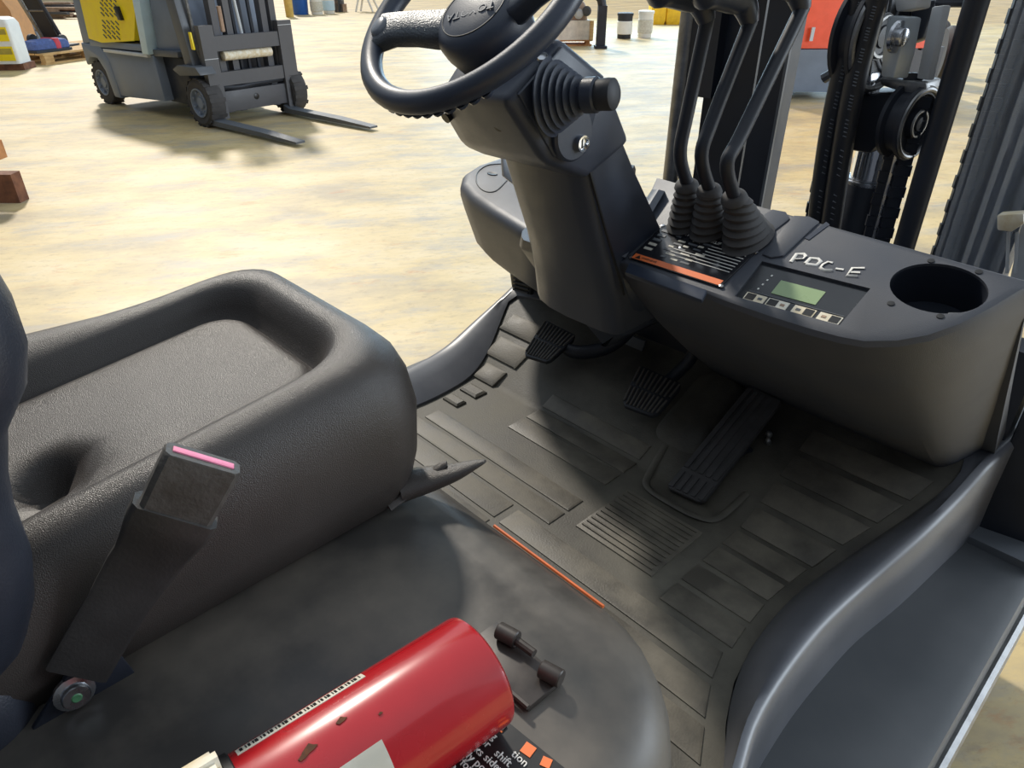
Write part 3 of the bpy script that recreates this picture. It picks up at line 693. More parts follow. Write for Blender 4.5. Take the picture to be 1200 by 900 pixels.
# accelerator
q = [PM(x, y) for x, y in ((779, 577), (822, 597), (917, 470), (878, 451))]
q = [q[0]*1.0 + V(0, 0, .012), q[1] + V(0, 0, .012), C + (q[2]-C)*.955, C + (q[3]-C)*.955]
n = (q[1]-q[0]).cross(q[3]-q[0]).normalized(); n = n if n.z > 0 else -n
P = lambda u, v, h=0: q[0].lerp(q[1], u).lerp(q[3].lerp(q[2], u), v) + n*h
ac = O('accelerator_pedal', prism([P(u, v, -.012) for u, v in ((.1, 0), (.9, 0), (1, .03), (1, .97), (.95, 1), (.05, 1), (0, .97), (0, .03))], n*.014, .003), rubgrey, T, 40, label='long ribbed accelerator pedal')
for k in range(5):
    u = .1+.2*k
    for v0, v1 in ((.02, .165), (.20, .97)): O('pedal_rib', box((-.0042, 0, 0), (.0042, (P(u, v1)-P(u, v0)).length, .004), .001, mtx=Matrix.Translation(P(u, v0, .001)) @ Matrix(((q[1]-q[0]).normalized(), (q[3]-q[0]).normalized(), n)).transposed().to_4x4()), rubgrey, ac)
O('pedal_link', tube([P(.8, .45, -.014), V(-.478, 1.06, .86), V(-.47, 1.075, .85)], .007, 8), blackst, ac)
bs = PM(900, 520); O('ball_stud', lathe([(.006, 0), (.007, .004), (.006, .012), (.0045, .014), (.004, .018), (.0065, .022), (.0068, .026), (.005, .031), (.001, .033)], bs, (0, -.2, 1), 16), steel, T, label='steel ball stud by the accelerator')

# ---- mast
YM = 1.6
def mast_box(name, pxs, d0, d1, mat, lab=None, z0=.25, z1=2.4):
    xs_ = [aty(*p, YM).x for p in pxs]; return O(name, box((min(xs_), YM+d0, z0), (max(xs_), YM+d1, z1), .008), mat, T, label=lab)
mast_box('mast_rail', ((874, 200), (902, 200)), -.02, .04, blackst, 'black outer mast rail')
O('rail_edge_glint', box((aty(897, 230, YM).x, YM-.025, .3), (aty(900, 230, YM).x, YM-.018, 2.4)), greyst, T)  # lighter strip paints the highlight along the rail's right edge
mast_box('mast_rail', ((808, 200), (862, 200)), .02, .06, blackst, 'black inner mast rail behind the levers')
O('tilt_rod', tube([V(aty(787, 200, YM).x, YM, .3), V(aty(787, 200, YM).x, YM, 1.56)], .021, 16), steelw, T, 60, label='grey steel rod left of the levers')
O('rod_bracket', box((aty(800, 50, YM).x, YM-.01, 1.36), (aty(818, 50, YM).x+.06, YM+.03, 1.60), .004), blackst, T)
O('bracket_knob', box((aty(802, 95, YM).x, YM-.01, 1.33), (aty(809, 95, YM).x, YM+.01, 1.345)), blackst, T)
def yv(x, y, d=0): return aty(x, y, YM+d)
# lift cylinder
cx = yv(1003, 235).x; cyl = O('lift_cylinder', lathe([(.058, .3), (.058, 1.225), (.05, 1.235)], V(cx, YM+.05, 0), (0, 0, 1), 28), blackst, T, 50, label='black lift cylinder')
zt = yv(1003, 205, .05).z; zu = yv(1003, 168, .05).z
O('gland', lathe([(.055, zt-.02), (.057, zt-.012), (.057, zt-.002), (.04, zt)], V(cx, YM+.05, 0), (0, 0, 1), 28), steel, cyl)
O('piston_rod', lathe([(.042, zt-.01), (.042, zu+.02)], V(cx, YM+.05, 0), (0, 0, 1), 28), chrome, cyl)
hx = yv(1012, 140).x; xh0, xh1 = yv(985, 150).x, yv(1040, 150).x
zh = yv(1010, 110, .05).z
xh = O('crosshead', prism([V(xh0-.015, YM-.03, zu), V(xh1-.01, YM-.03, zu), V(xh1+.04, YM-.03, zh-.02), V(xh1+.05, YM-.03, zh+.03), V(xh0-.015, YM-.03, zh)], (0, .13, 0), .01), blackst, T, label='black crosshead block on top of the lift cylinder')
O('crosshead_arm', tube([yv(965, 92), yv(985, 80), yv(1000, 95)], .011, 8), greyst, xh)
O('steel_block', prism([yv(*p, -.03) for p in ((997, 82), (1022, 86), (1020, 112), (994, 108))], (0, .05, 0), .006), steel, xh)
O('bright_clamp', prism([yv(*p, -.04) for p in ((1030, 92), (1085, 96), (1086, 108), (1068, 112), (1032, 100))], (0, .08, 0), .004), steelw, xh)
# pulleys
pa = V(.985, -.17, .0).normalized()
def pulley(px, py, r, name, lab):
    c = yv(px, py, -.02); p_ = O(name, lathe([(r*.3, -.02), (r, -.022), (r, -.014), (r*.86, -.010), (r*.86, .010), (r, .014), (r, .022), (r*.78, .023), (r*.74, .012), (r*.42, .012), (r*.40, .022), (r*.2, .022), (r*.18, .026), (.002, .027)], c, pa, 40), blackst, T, 40, label=lab)
    O('pulley_rim', ring(r*.9, r*.07, c + pa*.022, pa, 40, 8), steelw, p_); O('pulley_hub', ring(r*.34, r*.045, c + pa*.023, pa, 24, 6), steelw, p_); return c, p_
pulley(1064, 143, .070, 'chain_pulley', 'black chain pulley with a bright rim')
c2, p2 = pulley(1022, 42, .105, 'hose_pulley', 'large hose pulley behind a steel bracket')
for k in range(10):
    a = 2*pi*k/10; x, y, d = frame(pa); O('pulley_vane', tube([c2 + pa*.018 + (x*cos(a)+y*sin(a))*.035, c2 + pa*.018 + (x*cos(a+.3)+y*sin(a+.3))*.085], .003, 5), greyst, p2)
br = O('pulley_bracket', prism([yv(*p, -.09) for p in ((1040, 18), (1062, 20), (1055, 60), (1046, 92), (1032, 90), (1034, 55))], (.02, .02, 0), .003), M('zinc_plate', (176, 184, 190), .35, .5, var=.1), T, label='pale steel pulley bracket with a bolt')
O('bracket_bolt', lathe([(.028, 0), (.027, .006), (.016, .007), (.016, .016), (.013, .018)], yv(1050, 43, -.095), pa, 20), steel, br)
O('bracket_top', prism([yv(*p, -.06) for p in ((1046, -8), (1075, -8), (1072, 10), (1050, 14))], (.02, .02, 0), .003), lightst, br)
O('bracket_strap', prism([yv(*p, -.03) for p in ((1092, 8), (1106, 6), (1086, 94), (1074, 92))], (.01, .01, 0), .002), lightst, br)
O('dark_guide', prism([yv(*p, .04) for p in ((1070, 0), (1096, 0), (1080, 45), (1062, 52))], (.01, .03, 0), .004), blackst, br)
# hoses
hosem = M('hydraulic_hose', (34, 36, 42), .5, var=.1)
def hose(pp, r, nm='hydraulic_hose', m=hosem): return O(nm, tube(smoothpath([yv(*p) for p in pp], 8), r, 10), m, T, 60)
for pp in (((1012, -10, -.08), (1000, 30, -.08), (985, 95, -.08), (970, 170, -.07), (957, 265, -.06)), ((1030, -10, -.09), (1016, 40, -.09), (1001, 100, -.09), (988, 170, -.08), (972, 275, -.07))):
    hs = hose(pp, .021)
    sp_ = smoothpath([yv(*p) for p in pp], 16)
    for k in range(3, len(sp_)-2, 1):
        if k % 7 in (5, 6): continue
        a = sp_[k]; d = (sp_[k+1]-a); f0 = (C-a).normalized()*.0205; sd_ = f0.cross(d).normalized()*.0035
        O('hose_print', tube([a+f0-sd_, a+f0+sd_+d*.25], .0014, 4), greyst, hs)
O('bright_strip', box((yv(966, 200).x-.004, YM-.02, .9), (yv(966, 200).x+.004, YM-.01, 1.35)), steel, T)
# chains
lm = bpy.data.meshes.new('link'); lb = box((-.022, -.008, -.016), (.022, .008, .016), .006); lb.to_mesh(lm); lb.free(); lm.materials.append(blackst)
def chain(p0, p1, nm, sc=1.0, lab=None):
    d = p1-p0; n = int(d.length/(.030*sc)); ch = O(nm, tube([p0, p1], .008*sc, 6), blackst, T, label=lab)
    for k in range(n):
        o = bpy.data.objects.new('link', lm); COL.objects.link(o); o.parent = ch; o.location = p0 + d*((k+.5)/n); o.scale = (sc*(1.0 if k % 2 else .84), sc, sc*.93)
        o.rotation_euler = (0, 0, radians(30))
chain(V(yv(952, 262).x, YM-.01, .9), V(yv(952, 262).x, YM-.01, 1.45), 'lift_chain', .75, 'left leaf chain beside the hoses')
chain(V(yv(1030, 240, -.02).x, YM-.02, .9), V(yv(1030, 240, -.02).x, YM-.02, 1.46), 'lift_chain', .75, 'leaf chain right of the lift cylinder')
chain(V(yv(1052, 220, -.02).x, YM-.02, .9), V(yv(1052, 220, -.02).x, YM-.02, 1.42), 'lift_chain', .7, 'leaf chain under the bright rimmed pulley')
O('chain_rod', tube([V(yv(1043, 220).x, YM-.02, .9), V(yv(1043, 220).x, YM-.02, 1.36)], .005, 6), steel, T)
chain(V(yv(1105, 290).x, YM-.0, .9), V(yv(1105, 290).x, YM-.0, 2.2), 'lift_chain', .8, 'right leaf chain behind the plastic curtain')
O('hydraulic_pipe', tube([V(yv(1082, 250).x, YM-.06, .6), V(yv(1082, 250).x, YM-.06, 2.2)], .0205, 14), blackst, T, 60, label='black upright hydraulic pipe')
mast_box('mast_rail', ((1128, 200), (1215, 200)), .04, .10, blackst, 'black right mast rail')
O('pipe_cross', tube([yv(1098, 3), yv(1135, 3)], .008, 8), blackst, T)
# clear plastic curtain
pm = bpy.data.materials.new('clear_film'); pm.use_nodes = True; pbs = pm.node_tree.nodes['Principled BSDF']
pbs.inputs['Base Color'].default_value = (.75, .82, .92, 1); pbs.inputs['Roughness'].default_value = .25; pbs.inputs['Alpha'].default_value = .13
xa, xb = yv(1128, 200, -.08).x, yv(1235, 200, -.08).x; R = []
for k in range(31):
    t = k/30; x = xa + (xb-xa)*t; R.append([V(x, YM-.085+.012*sin(t*34)+.006*sin(t*81), z) for z in (.95, 1.3, 1.7, 2.1)])
O('plastic_curtain', loft(R, closed=False, cap=False), pm, T, 80, label='creased clear plastic sheet hanging on the mast')
O('cable_clamp', prism([yv(*p, -.14) for p in ((1168, 252), (1200, 250), (1200, 262), (1185, 272), (1168, 270))], (0, .03, 0), .003), white, T, label='white cable clamp')
for dx in (0, 10): O('cable', tube([yv(1182+dx, 272, -.12), yv(1180+dx, 320, -.12)], .003, 6), lightst, T)
O('white_post', prism([yv(*p, -.1) for p in ((1196, 268), (1230, 200), (1230, 420), (1184, 325))], (0, .02, 0)), lightst, T)
O('front_plate', box((-1.25, 1.30, .55), (-.14, 1.36, 1.10), .01), blackst, T)
# wheels and chassis of the near forklift, below the frame
O('chassis', box((-1.20, -.6, .22), (-.18, 1.30, .79 - .06), .03), blackst, T)
for x in (-1.22, -.16):
    for y, r in ((1.35, .33), (-.30, .26)):
        wl = O('wheel', lathe([(r*.5, -.09), (r*.9, -.10), (r, -.07), (r, .07), (r*.9, .10), (r*.5, .09)], V(x - (.06 if x > -.5 else -.06), y, r), (1, 0, 0), 32), tire, T, 40)
# ================================================================== fire extinguisher on the hood
a0 = V(-.303, .251, 1.132); ad = V(-.300, -1, .0).normalized(); ad = V(-.11, -.227, 0).normalized(); ad = V(-.075, -.99, 0).normalized()
EX = thing('fire_extinguisher', 'red fire extinguisher lying on the grey hood beside the hinge plate', 'fire extinguisher', a0 - V(0, 0, .05))
r = .049
bd = O('cylinder', lathe([(.030, 0), (.0455, .0005), (.0485, .003), (r, .006), (r, .235), (.046, .255), (.034, .272), (.02, .278)], a0, ad, 56), redm, EX, 40, label='glossy red cylinder')
ex, ey, ed = frame(ad)
def cp(ang, h, dr=0): a = radians(ang); return a0 + ad*h + V(0, 0, 1)*((r+dr)*sin(a)) + V(0, 0, 1).cross(ad)*((r+dr)*cos(a))
# angle 90 = top, 0 = towards V(0,0,1)x ad
def patch(a1, a2, h1, h2, dr=.0004, n=10): 
    R = [[cp(a1+(a2-a1)*k/n, h1, dr), cp(a1+(a2-a1)*k/n, h2, dr), cp(a1+(a2-a1)*k/n, h2, -.001), cp(a1+(a2-a1)*k/n, h1, -.001)] for k in range(n+1)]; return loft(R)
lft = 1 if (V(0, 0, 1).cross(ad)).x < 0 else -1
def ang(d): return 90 - lft*d          # d degrees from the top towards the seat side
bl = O('barcode_label', patch(ang(29), ang(42), .092, .192), paper, bd, label='narrow barcode label')
for k in range(34):
    h = .095 + .0028*k; ww = (.0008, .0016, .0011, .0022)[k*7 % 4]; O('barcode_bar', patch(ang(32), ang(39), h, h+ww, .0007, 2), black, bl)
O('rating_label', patch(ang(-75), ang(-34), .108, .185), paper, bd, label='white printed label')
for d_, h, s in ((-2, .125, .0045), (-8, .152, .006), (-11, .158, .004), (-16, .10, .002)):
    b = B(); c = cp(ang(d_), h, .0003); t1 = ad; t2 = (cp(ang(d_+2), h)-cp(ang(d_-2), h)).normalized(); nn_ = t1.cross(t2)
    O('paint_chip', prism([c + t1*(s*rr_*cos(q_)) + t2*(s*.55*rr_*sin(q_)) for q_, rr_ in ((0, 1), (.9, .7), (1.7, 1.1), (2.6, .6), (3.4, 1), (4.3, .8), (5.3, 1.1))], (c-(a0+ad*h)).normalized()*.0004), rust, bd)
O('neck_band', lathe([(r+.0008, .197), (r+.0022, .198), (r+.0022, .203), (r+.0008, .204)], a0, ad, 48, cap=False), black, EX)
cl = O('strap_collar', lathe([(r+.002, .2045), (r+.006, .205), (r+.006, .230), (r+.002, .2305)], a0, ad, 48), white, EX, 40, label='yellowed white plastic collar')
O('collar_lug', patch(ang(12), ang(36), .207, .228, .011, 6), white, cl)
O('collar_tab', patch(ang(18), ang(25), .204, .232, .014, 4), white, cl)
O('valve_head', lathe([(.022, .270), (.022, .30), (.014, .305), (.014, .33)], a0, ad, 20), steelw, EX)

# ================================================================== the yellow forklift
YA = V(-8.62, 3.2, 0); YR = math.atan2(.132, .991)
Y = thing('forklift', 'yellow and grey forklift with lowered forks parked across the hall', 'forklift', YA, YR)
def y_(name, bm, mat, par=None, **k): return O(name, bm, mat, par or Y, local=True, **k)
def xz(pts, v0, v1, bv=.01): return prism([V(a, v0, b_) for a, b_ in pts], (0, v1-v0, 0), bv)
def ywheel(u, v, rr, wdt, near=True):
    wl = y_('wheel', lathe([(rr*.50, -wdt*.25), (rr*.58, -wdt*.44), (rr*.84, -wdt/2), (rr*.97, -wdt*.42), (rr, -wdt*.3), (rr, wdt*.3), (rr*.97, wdt*.42), (rr*.84, wdt/2), (rr*.50, wdt/2)], V(u, v, rr), (0, 1, 0), 36), tire, label='black solid tire with a grey rim')
    y_('rim', lathe([(.002, -wdt*.40), (rr*.22, -wdt*.40), (rr*.26, -wdt*.30), (rr*.48, -wdt*.28), (rr*.55, -wdt*.50), (rr*.60, -wdt*.50), (rr*.60, -wdt*.3)], V(u, v, rr), (0, 1, 0), 28), tgrey, wl)
    for k in range(7):
        a = 2*pi*k/7; y_('wheel_bolt', lathe([(.012, -.01), (.012, .012)], V(u+rr*.42*cos(a), v-wdt*.42, rr+rr*.42*sin(a)), (0, -1, 0), 8), tgrey, wl)
    for k in range(18):
        a = 2*pi*k/18; m_ = Matrix.Translation(V(u, v, rr)) @ Matrix.Rotation(a, 4, 'Y'); y_('tread_lug', box((-.022, -wdt*.48, rr-.012), (.022, wdt*.1 if k % 2 else wdt*.48, rr+.003), .004, mtx=m_), tire, wl)
ywheel(.12, .13, .255, .20); ywheel(.12, 1.24, .255, .20); ywheel(-2.22, .14, .26, .18); ywheel(-2.22, 1.2, .26, .18)
y_('lower_body', xz(((-1.93, .66), (-1.88, .16), (-1.6, .15), (-.62, .20), (-.66, .69)), .03, 1.3), tgrey, label='blue grey lower body')
y_('wheel_arch', xz(((-2.45, .45), (-2.46, .72), (-1.95, .72), (-1.80, .55), (-1.72, .12), (-1.90, .12), (-1.97, .42), (-2.1, .56), (-2.3, .56)), .02, 1.34, .02), tgrey)
y_('step_edge', xz(((-1.80, .655), (-.72, .665), (-.72, .70), (-1.80, .69)), -.01, .10, .005), lightst)
yb = y_('battery_cover', loft([[V(*p) for p in ((-2.18, .02, .78), (-1.75, -.02, .76), (-1.0, .02, .82), (-1.0, 1.3, .82), (-2.18, 1.3, .78))], [V(*p) for p in ((-2.12, .03, 1.5), (-1.68, .0, 1.5), (-.62, .04, 1.5), (-.62, 1.3, 1.5), (-2.12, 1.3, 1.5))]]), yellow, label='yellow side cover with slanted vent slots')
def side(u, z): # point on the yellow side face
    t = (z-.78)/.72; ua = -1.75 + .07*t; ub = -1.0 + .38*t; s = (u-ua)/(ub-ua); return V(u, -.02+.02*t + (.04)*s, z)
for r_ in range(9):
    for c_ in range(4):
        u = -1.60 + .10*c_ + .035*r_*.5; z = .82 + .052*r_ + (.03 if r_ > 3 else 0)
        p = side(u, z); q2 = side(u-.055, z+.035)
        y_('vent_slot', tube([p + V(0, -.004, 0), q2 + V(0, -.004, 0)], .0085, 5), tgreyd, yb)
y_('cover_handle', xz(((-1.18, 1.03), (-1.10, 1.03), (-1.13, 1.17), (-1.21, 1.17)), -.025, .03, .004), black, yb)
y_('rear_weight', xz(((-2.42, .70), (-2.16, .74), (-2.12, 1.5), (-2.34, 1.5)), .03, 1.3, .02), tgrey, label='blue grey counterweight')
y_('lower_sill', xz(((-2.2, .69), (-.78, .72), (-.78, .79), (-2.2, .77)), .02, 1.3, .01), tgrey)
y_('side_pillar', xz(((-.80, .70), (-.66, .70), (-.52, 1.6), (-.68, 1.6)), -.02, .12, .006), tblue, label='pale blue side pillar')
y_('cab_front', prism([V(-.62, .08, .74), V(-.10, .16, .76), V(-.30, .16, 1.6), V(-.5, .08, 1.6)], (0, 1.1, 0), .01), tgrey)
y_('floor_edge', xz(((-.66, .68), (-.12, .70), (-.12, .76), (-.66, .75)), .04, 1.3, .006), greyst)
y_('front_body', xz(((-.70, .18), (-.20, .18), (-.14, .68), (-.66, .68)), .14, 1.24, .01), blackst)
y_('tilt_guard', prism([V(-.02, .05, .60), V(.14, .05, .60), V(-.02, .05, 1.6), V(-.20, .05, 1.6)], (0, .14, 0), .006), greyst, label='grey mast support')
y_('fender', prism([V(-.17, -.03, .585), V(-.02, -.05, .64), V(.30, -.02, .64), V(.34, 0, .56), V(-.05, -.03, .53)], (0, .20, 0), .008), greyst)
y_('yellow_tag', xz(((.18, .80), (.23, .80), (.22, .97), (.18, .97)), .05, .07, .004), yellow)
for v0 in (.34, .50, .96, 1.08): y_('mast_channel', box((.10, v0, .12), (.20, v0+.075, 1.9), .006), tgreyd)
y_('mast_rod', tube([V(.12, .16, .6), V(.05, .16, 1.9)], .018, 8), steelw); y_('mast_rod', tube([V(.14, 1.14, 1.0), V(.12, 1.14, 1.9)], .018, 8), steelw)
for v in (.62, .72, .84): y_('mast_hose', tube([V(.18, v, .5), V(.16, v-.02, 1.9)], .022, 8), blackst)
y_('mast_hose', tube([V(.20, .68, .85), V(.18, .66, 1.3)], .018, 8), lightst); y_('mast_hose', tube([V(.2, .45, .95), V(.2, .45, 1.2)], .025, 8), dustm)
for v0, v1 in ((.11, .275), (1.09, 1.275)):
    y_('carriage_upright', box((.22, v0, .08), (.30, v1, 1.03), .006), tgreyd, label='dark fork shank'); y_('wear_line', box((.298, v0, .70 if v0 < 1 else .98), (.303, v1, .706 if v0 < 1 else .986)), lightst)
for z0, z1 in ((.77, .92), (.42, .56)): y_('carriage_bar', box((.215, .26, z0), (.285, 1.11, z1), .006), tgreyd)
y_('carriage_plate', xz(((.20, .14), (.27, .14), (.27, .36), (.20, .36)), .27, 1.10, .006), tgreyd)
y_('plate_hole', lathe([(.035, 0), (.030, .003)], V(.271, .68, .265), (1, 0, 0), 16), black)
y_('white_bar', lathe([(.03, .36), (.05, .37), (.05, .98), (.03, .99)], V(.24, 0, .715), (0, 1, 0), 16), white)
y_('dark_linkage', tube(smoothpath([V(.24, .30, .40), V(.25, .5, .385), V(.25, .7, .40), V(.24, 1.08, .41)]), .03, 8), blackst)
for v0 in (.13, 1.11):
    y_('fork_blade', loft([[V(u, v0+wv_*sx, z) for sx, z in ((-1, z0), (1, z0), (1, z1), (-1, z1))] for u, z0, z1, wv_ in ((.24, .03, .12, .07), (.34, .03, .085, .07), (1.2, .03, .075, .068), (1.78, .03, .05, .055))]), greyst, label='long grey fork blade')
y_('axle', box((-.02, .2, .14), (.18, 1.1, .36), .02), blackst)

# ================================================================== the orange forklift beyond the mast
def at_floor(x, y): return atz(x, y, 0)
og = at_floor(935, 118); ogr = (at_floor(1110, 95) - og); oa = math.atan2(ogr.y, ogr.x)
W0 = at_floor(1103, 99)
G = thing('forklift', 'orange forklift with grey counterweight seen behind the mast', 'forklift', og, AZ + radians(5))
def g_(name, bm, mat, par=None, **k): return O(name, bm, mat, par or G, local=True, **k)
g_('counterweight', loft([[V(*p) for p in ((-.55, .15, .10), (.55, 0, .10), (.7, 1.2, .10), (-.5, 1.2, .10))], [V(*p) for p in ((-.58, .10, .62), (.58, -.04, .62), (.7, 1.2, .62), (-.5, 1.2, .62))]]), tgrey, label='grey counterweight')
g_('engine_cover', loft([[V(*p) for p in ((-.57, .11, .63), (1.6, -.02, .63), (1.6, 1.2, .63), (-.5, 1.2, .63))], [V(*p) for p in ((-.50, .15, 1.7), (1.6, .1, 1.7), (1.6, 1.2, 1.7), (-.45, 1.2, 1.7))]]), torange, label='orange engine cover')
g_('cover_mark', prism([V(.02, .06, .72), V(.06, .055, .72), V(.07, .07, .88), V(.03, .075, .88)], (0, -.02, 0)), lightst)
_wq = Matrix.Rotation(-(AZ+radians(5)), 3, 'Z') @ (W0 - og)
for u, v in ((_wq.x, _wq.y), (_wq.x+.5, _wq.y+1.2)):
    wl = g_('wheel', lathe([(.20, -.12), (.36, -.13), (.40, -.08), (.40, .08), (.36, .13), (.20, .12)], V(u, v, .40), (.85, -.35, 0), 32), tire)
    g_('rim', lathe([(.20, -.10), (.26, .14), (.20, .13), (.15, .05), (.01, .05)], V(u, v, .40), (.85, -.35, 0), 28), lightst, wl)
g_('chassis', box((.2, .2, .2), (2.0, 1.2, .62), .03), tgreyd)
g_('guard_leg', box((1.55, .0, .6), (1.62, .08, 1.9), .01), blackst); g_('guard_leg', box((2.25, .1, .3), (2.32, .18, 1.9), .01), lightst)

# ================================================================== things on the hall floor, left
def W(x, y): return at_floor(x, y)
# timber bearers at the left edge
tb = W(6, 238)
tm = thing('timber_pallet', 'stack of tan and dark brown timber at the left edge', 'pallet', V(tb.x, tb.y, 0), AZ)
def tl(name, lo, hi, m): return O(name, box(lo, hi, .008), m, tm, local=True)
tl('block', (-.40, 0, 0), (.12, .12, .22), woodd); tl('deck_board', (-.42, -.02, .33), (.08, .10, .46), woodo); tl('deck_board', (-.42, 0, .46), (.0, .10, .49), woodd); tl('stringer', (-.40, .03, .22), (-.16, .12, .33), woodd)
# pallet with hand truck and bag
pb = W(30, 80); pv = (W(95, 71) - pb); pr_ = math.atan2(pv.y, pv.x)
PT = thing('pallet', 'pale wooden pallet carrying a blue bag and a hand truck', 'pallet', V(pb.x, pb.y, 0), pr_)
def pt(name, lo, hi, m=wood): return O(name, box(lo, hi, .01), m, PT, local=True)
for k in range(7): pt('deck_board', (.42, .02+.21*k, .15), (2.5, .21+.21*k, .18))
for v in (0.02, .65, 1.35):
    pt('bottom_board', (.42, v, 0), (2.5, v+.12, .03))
    for u in (.44, 1.3, 2.3): pt('block', (u, v, .03), (u+.18, v+.12, .15))
pc = V(pb.x, pb.y, 0)
def pl_(u, v, z=0): return V(pb.x + u*cos(pr_) - v*sin(pr_), pb.y + u*sin(pr_) + v*cos(pr_), z)
bgp = pl_(.80, .35, .185)
bag = thing('tool_bag', 'blue fabric bag with a red strap lying on the pale pallet', 'bag', bgp, pr_)
O('bag_body', loft([[V(x, y, z) for x, y in rrect(-.38+i, .38-i, -.18+i, .18-i, .08)] for i, z in ((.04, 0), (0, .05), (.0, .13), (.03, .18), (.10, .20))]), bluebag, bag, local=True)
O('bag_strap', loft([[V(x, y, z) for x, y in rrect(.05+i, .17-i, -.185+i, .185-i, .03)] for i, z in ((0, .0), (-.004, .13), (0.01, .206))]), redf, bag, local=True)
O('bag_base', box((-.38, -.2, 0), (.36, .2, .04), .01), blackst, bag, local=True)
hp_ = pl_(1.35, .9, .185)
ht = thing('hand_truck', 'black and steel hand truck standing on the pale pallet', 'hand truck', hp_, pr_+.2)
for v in (-.2, .2): O('side_rail', tube([V(.1, v, .10), V(-.25, v, .9), V(-.32, v, 1.35)], .035, 8), blackst if v < 0 else steelw, ht, local=True)
O('toe_plate', box((-.02, -.28, 0), (.42, .28, .03), .005), blackst, ht, local=True)
for v in (-.32, .32): O('wheel', lathe([(.05, -.03), (.11, -.03), (.11, .03), (.05, .03)], V(-.06, v, .11), (0, 1, 0), 20), rubber, ht, local=True)
for z, u in ((.35, .02), (.62, -.12), (.9, -.25)): O('cross_bar', tube([V(u, -.2, z), V(u, .2, z)], .02, 6), steelw, ht, local=True)
O('back_plate', prism([V(.06, -.15, .15), V(.06, .15, .15), V(-.24, .15, .9), V(-.24, -.15, .9)], (.02, 0, 0)), blackst, ht, local=True)
# white cartons with yellow print
wp_ = W(-8, 83)
wb_ = thing('carton_stack', 'white carton display with yellow labels at the left edge', 'carton', V(wp_.x, wp_.y, 0), AZ+.12)
O('carton', loft([[V(x, y, z) for x, y in rrect(-.25, .46-i, 0+i, .45-i, .05)] for i, z in ((0, .1), (0, .70), (.03, .77), (.08, .80))]), whitep, wb_, local=True)
for z0, z1 in ((.15, .37), (.45, .66)):
    lb_ = O('carton_label', box((.0, -.006, z0), (.42, .004, z1), .002), yellow, wb_, local=True); O('label_print', box((.03, -.009, z0+.10), (.40, -.004, z1-.03)), M('label_olive', (178, 160, 70), .6), lb_, local=True)
O('hand_slot', box((.0, -.006, .70), (.12, .004, .72)), black, wb_, local=True)
O('plinth', box((-.25, .02, 0), (.5, .45, .1), .01), woodd, wb_, local=True)
cbp = W(2, 62); cb_ = thing('cardboard_box', 'brown cardboard box behind the white carton', 'box', V(cbp.x, cbp.y, 0), AZ+.1)
O('box_body', loft([[V(x, y, z) for x, y in ((-.6, 0), (.42-i, 0), (.42-i, .7), (-.6, .7))] for i, z in ((0, 0), (.0, .75), (.2, 1.15))]), card, cb_, local=True); O('box_flap', prism([V(-.6, 0, 1.15), V(.22, 0, 1.15), V(.1, -.1, 1.45), V(-.6, -.1, 1.45)], (0, .02, 0)), card, cb_, local=True)
# steel rack frame and clutter behind
fr_ = W(28, 50); rk = thing('steel_frame', 'thin grey steel frame behind the pallet', 'frame', V(fr_.x, fr_.y, 0), AZ)
for u in (-.35, .1, .45): O('upright', tube([V(u+.3, 0, 0), V(u-.12, 0, 1.6)], .025, 6), tgrey, rk, local=True)
for z in (.25, .55, .95): O('cross_bar', tube([V(-.3+.1, 0, z), V(.55, 0, z)], .02, 6), tgreyd, rk, local=True)
for i, (px, py, sx, sy, sz, m, lab, nm) in enumerate((
        (62, 22, .9, .3, .45, dustm, 'low brown pile of scrap timber far behind the hand truck', 'scrap_pile'),
        (78, 20, .8, .3, .40, woodd, 'dark heap of scrap beside the yellow forklift rear', 'scrap_pile'),
        (22, 45, .5, .4, .35, tgreyd, 'grey tangle of parts behind the white carton', 'parts_heap'))):
    p = W(px, py); t_ = thing(nm, lab, 'scrap', V(p.x, p.y, 0), AZ)
    for k in range(7):
        a = random.uniform(-.3, .3); mm = Matrix.Translation(V(random.uniform(-sx, sx)*.5, random.uniform(0, sy), sz*(k+.5)/7)) @ Matrix.Rotation(a, 4, 'Z')
        O('offcut', box((-sx*.7, -.06, -sz/14), (sx*.7, .06, sz/14), .01, mtx=mm), (m, dustm, tgreyd)[k % 3], t_, local=True)
# far row: drum, buckets, chair
def bucket(px, py, rr, hh, m, name, label, cat, band=None, lid=None):
    p = W(px, py); t_ = thing(name, label, cat, V(p.x, p.y, 0), AZ)
    b_ = O('body', lathe([(rr*.86, 0), (rr*.88, .01), (rr*.98, hh*.93), (rr*1.05, hh*.93), (rr*1.05, hh), (rr*.95, hh)], V(0, 0, 0), (0, 0, 1), 28), m, t_, local=True)
    if band: O('label_band', lathe([(rr*.94, hh*.18), (rr*.985, hh*.2), (rr*1.0, hh*.7), (rr*.95, hh*.72)], V(0, 0, 0), (0, 0, 1), 28), band, b_, local=True)
    O('lid', lathe([(rr*1.06, hh*.97), (rr*1.06, hh*1.03), (rr*.9, hh*1.05), (.01, hh*1.05)], V(0, 0, 0), (0, 0, 1), 28), lid or m, t_, local=True)
    return t_
bucket(353, 17, .28, .9, blue, 'plastic_drum', 'blue plastic drum by the far wall', 'drum')
bucket(372, 17, .21, .55, whitep, 'bucket', 'white bucket right next to the blue drum', 'bucket', paper)
bucket(386, 16, .21, .55, whitep, 'bucket', 'white bucket further from the blue drum, by the white chair', 'bucket', tblue)
bucket(340, 20, .14, .8, M('ochre_tin', (206, 170, 90), .5), 'canister', 'ochre canister left of the blue drum', 'canister')
cp_ = W(427, 14); ch_ = thing('folding_chair', 'white folding chair by the far wall', 'chair', V(cp_.x, cp_.y, 0), AZ)
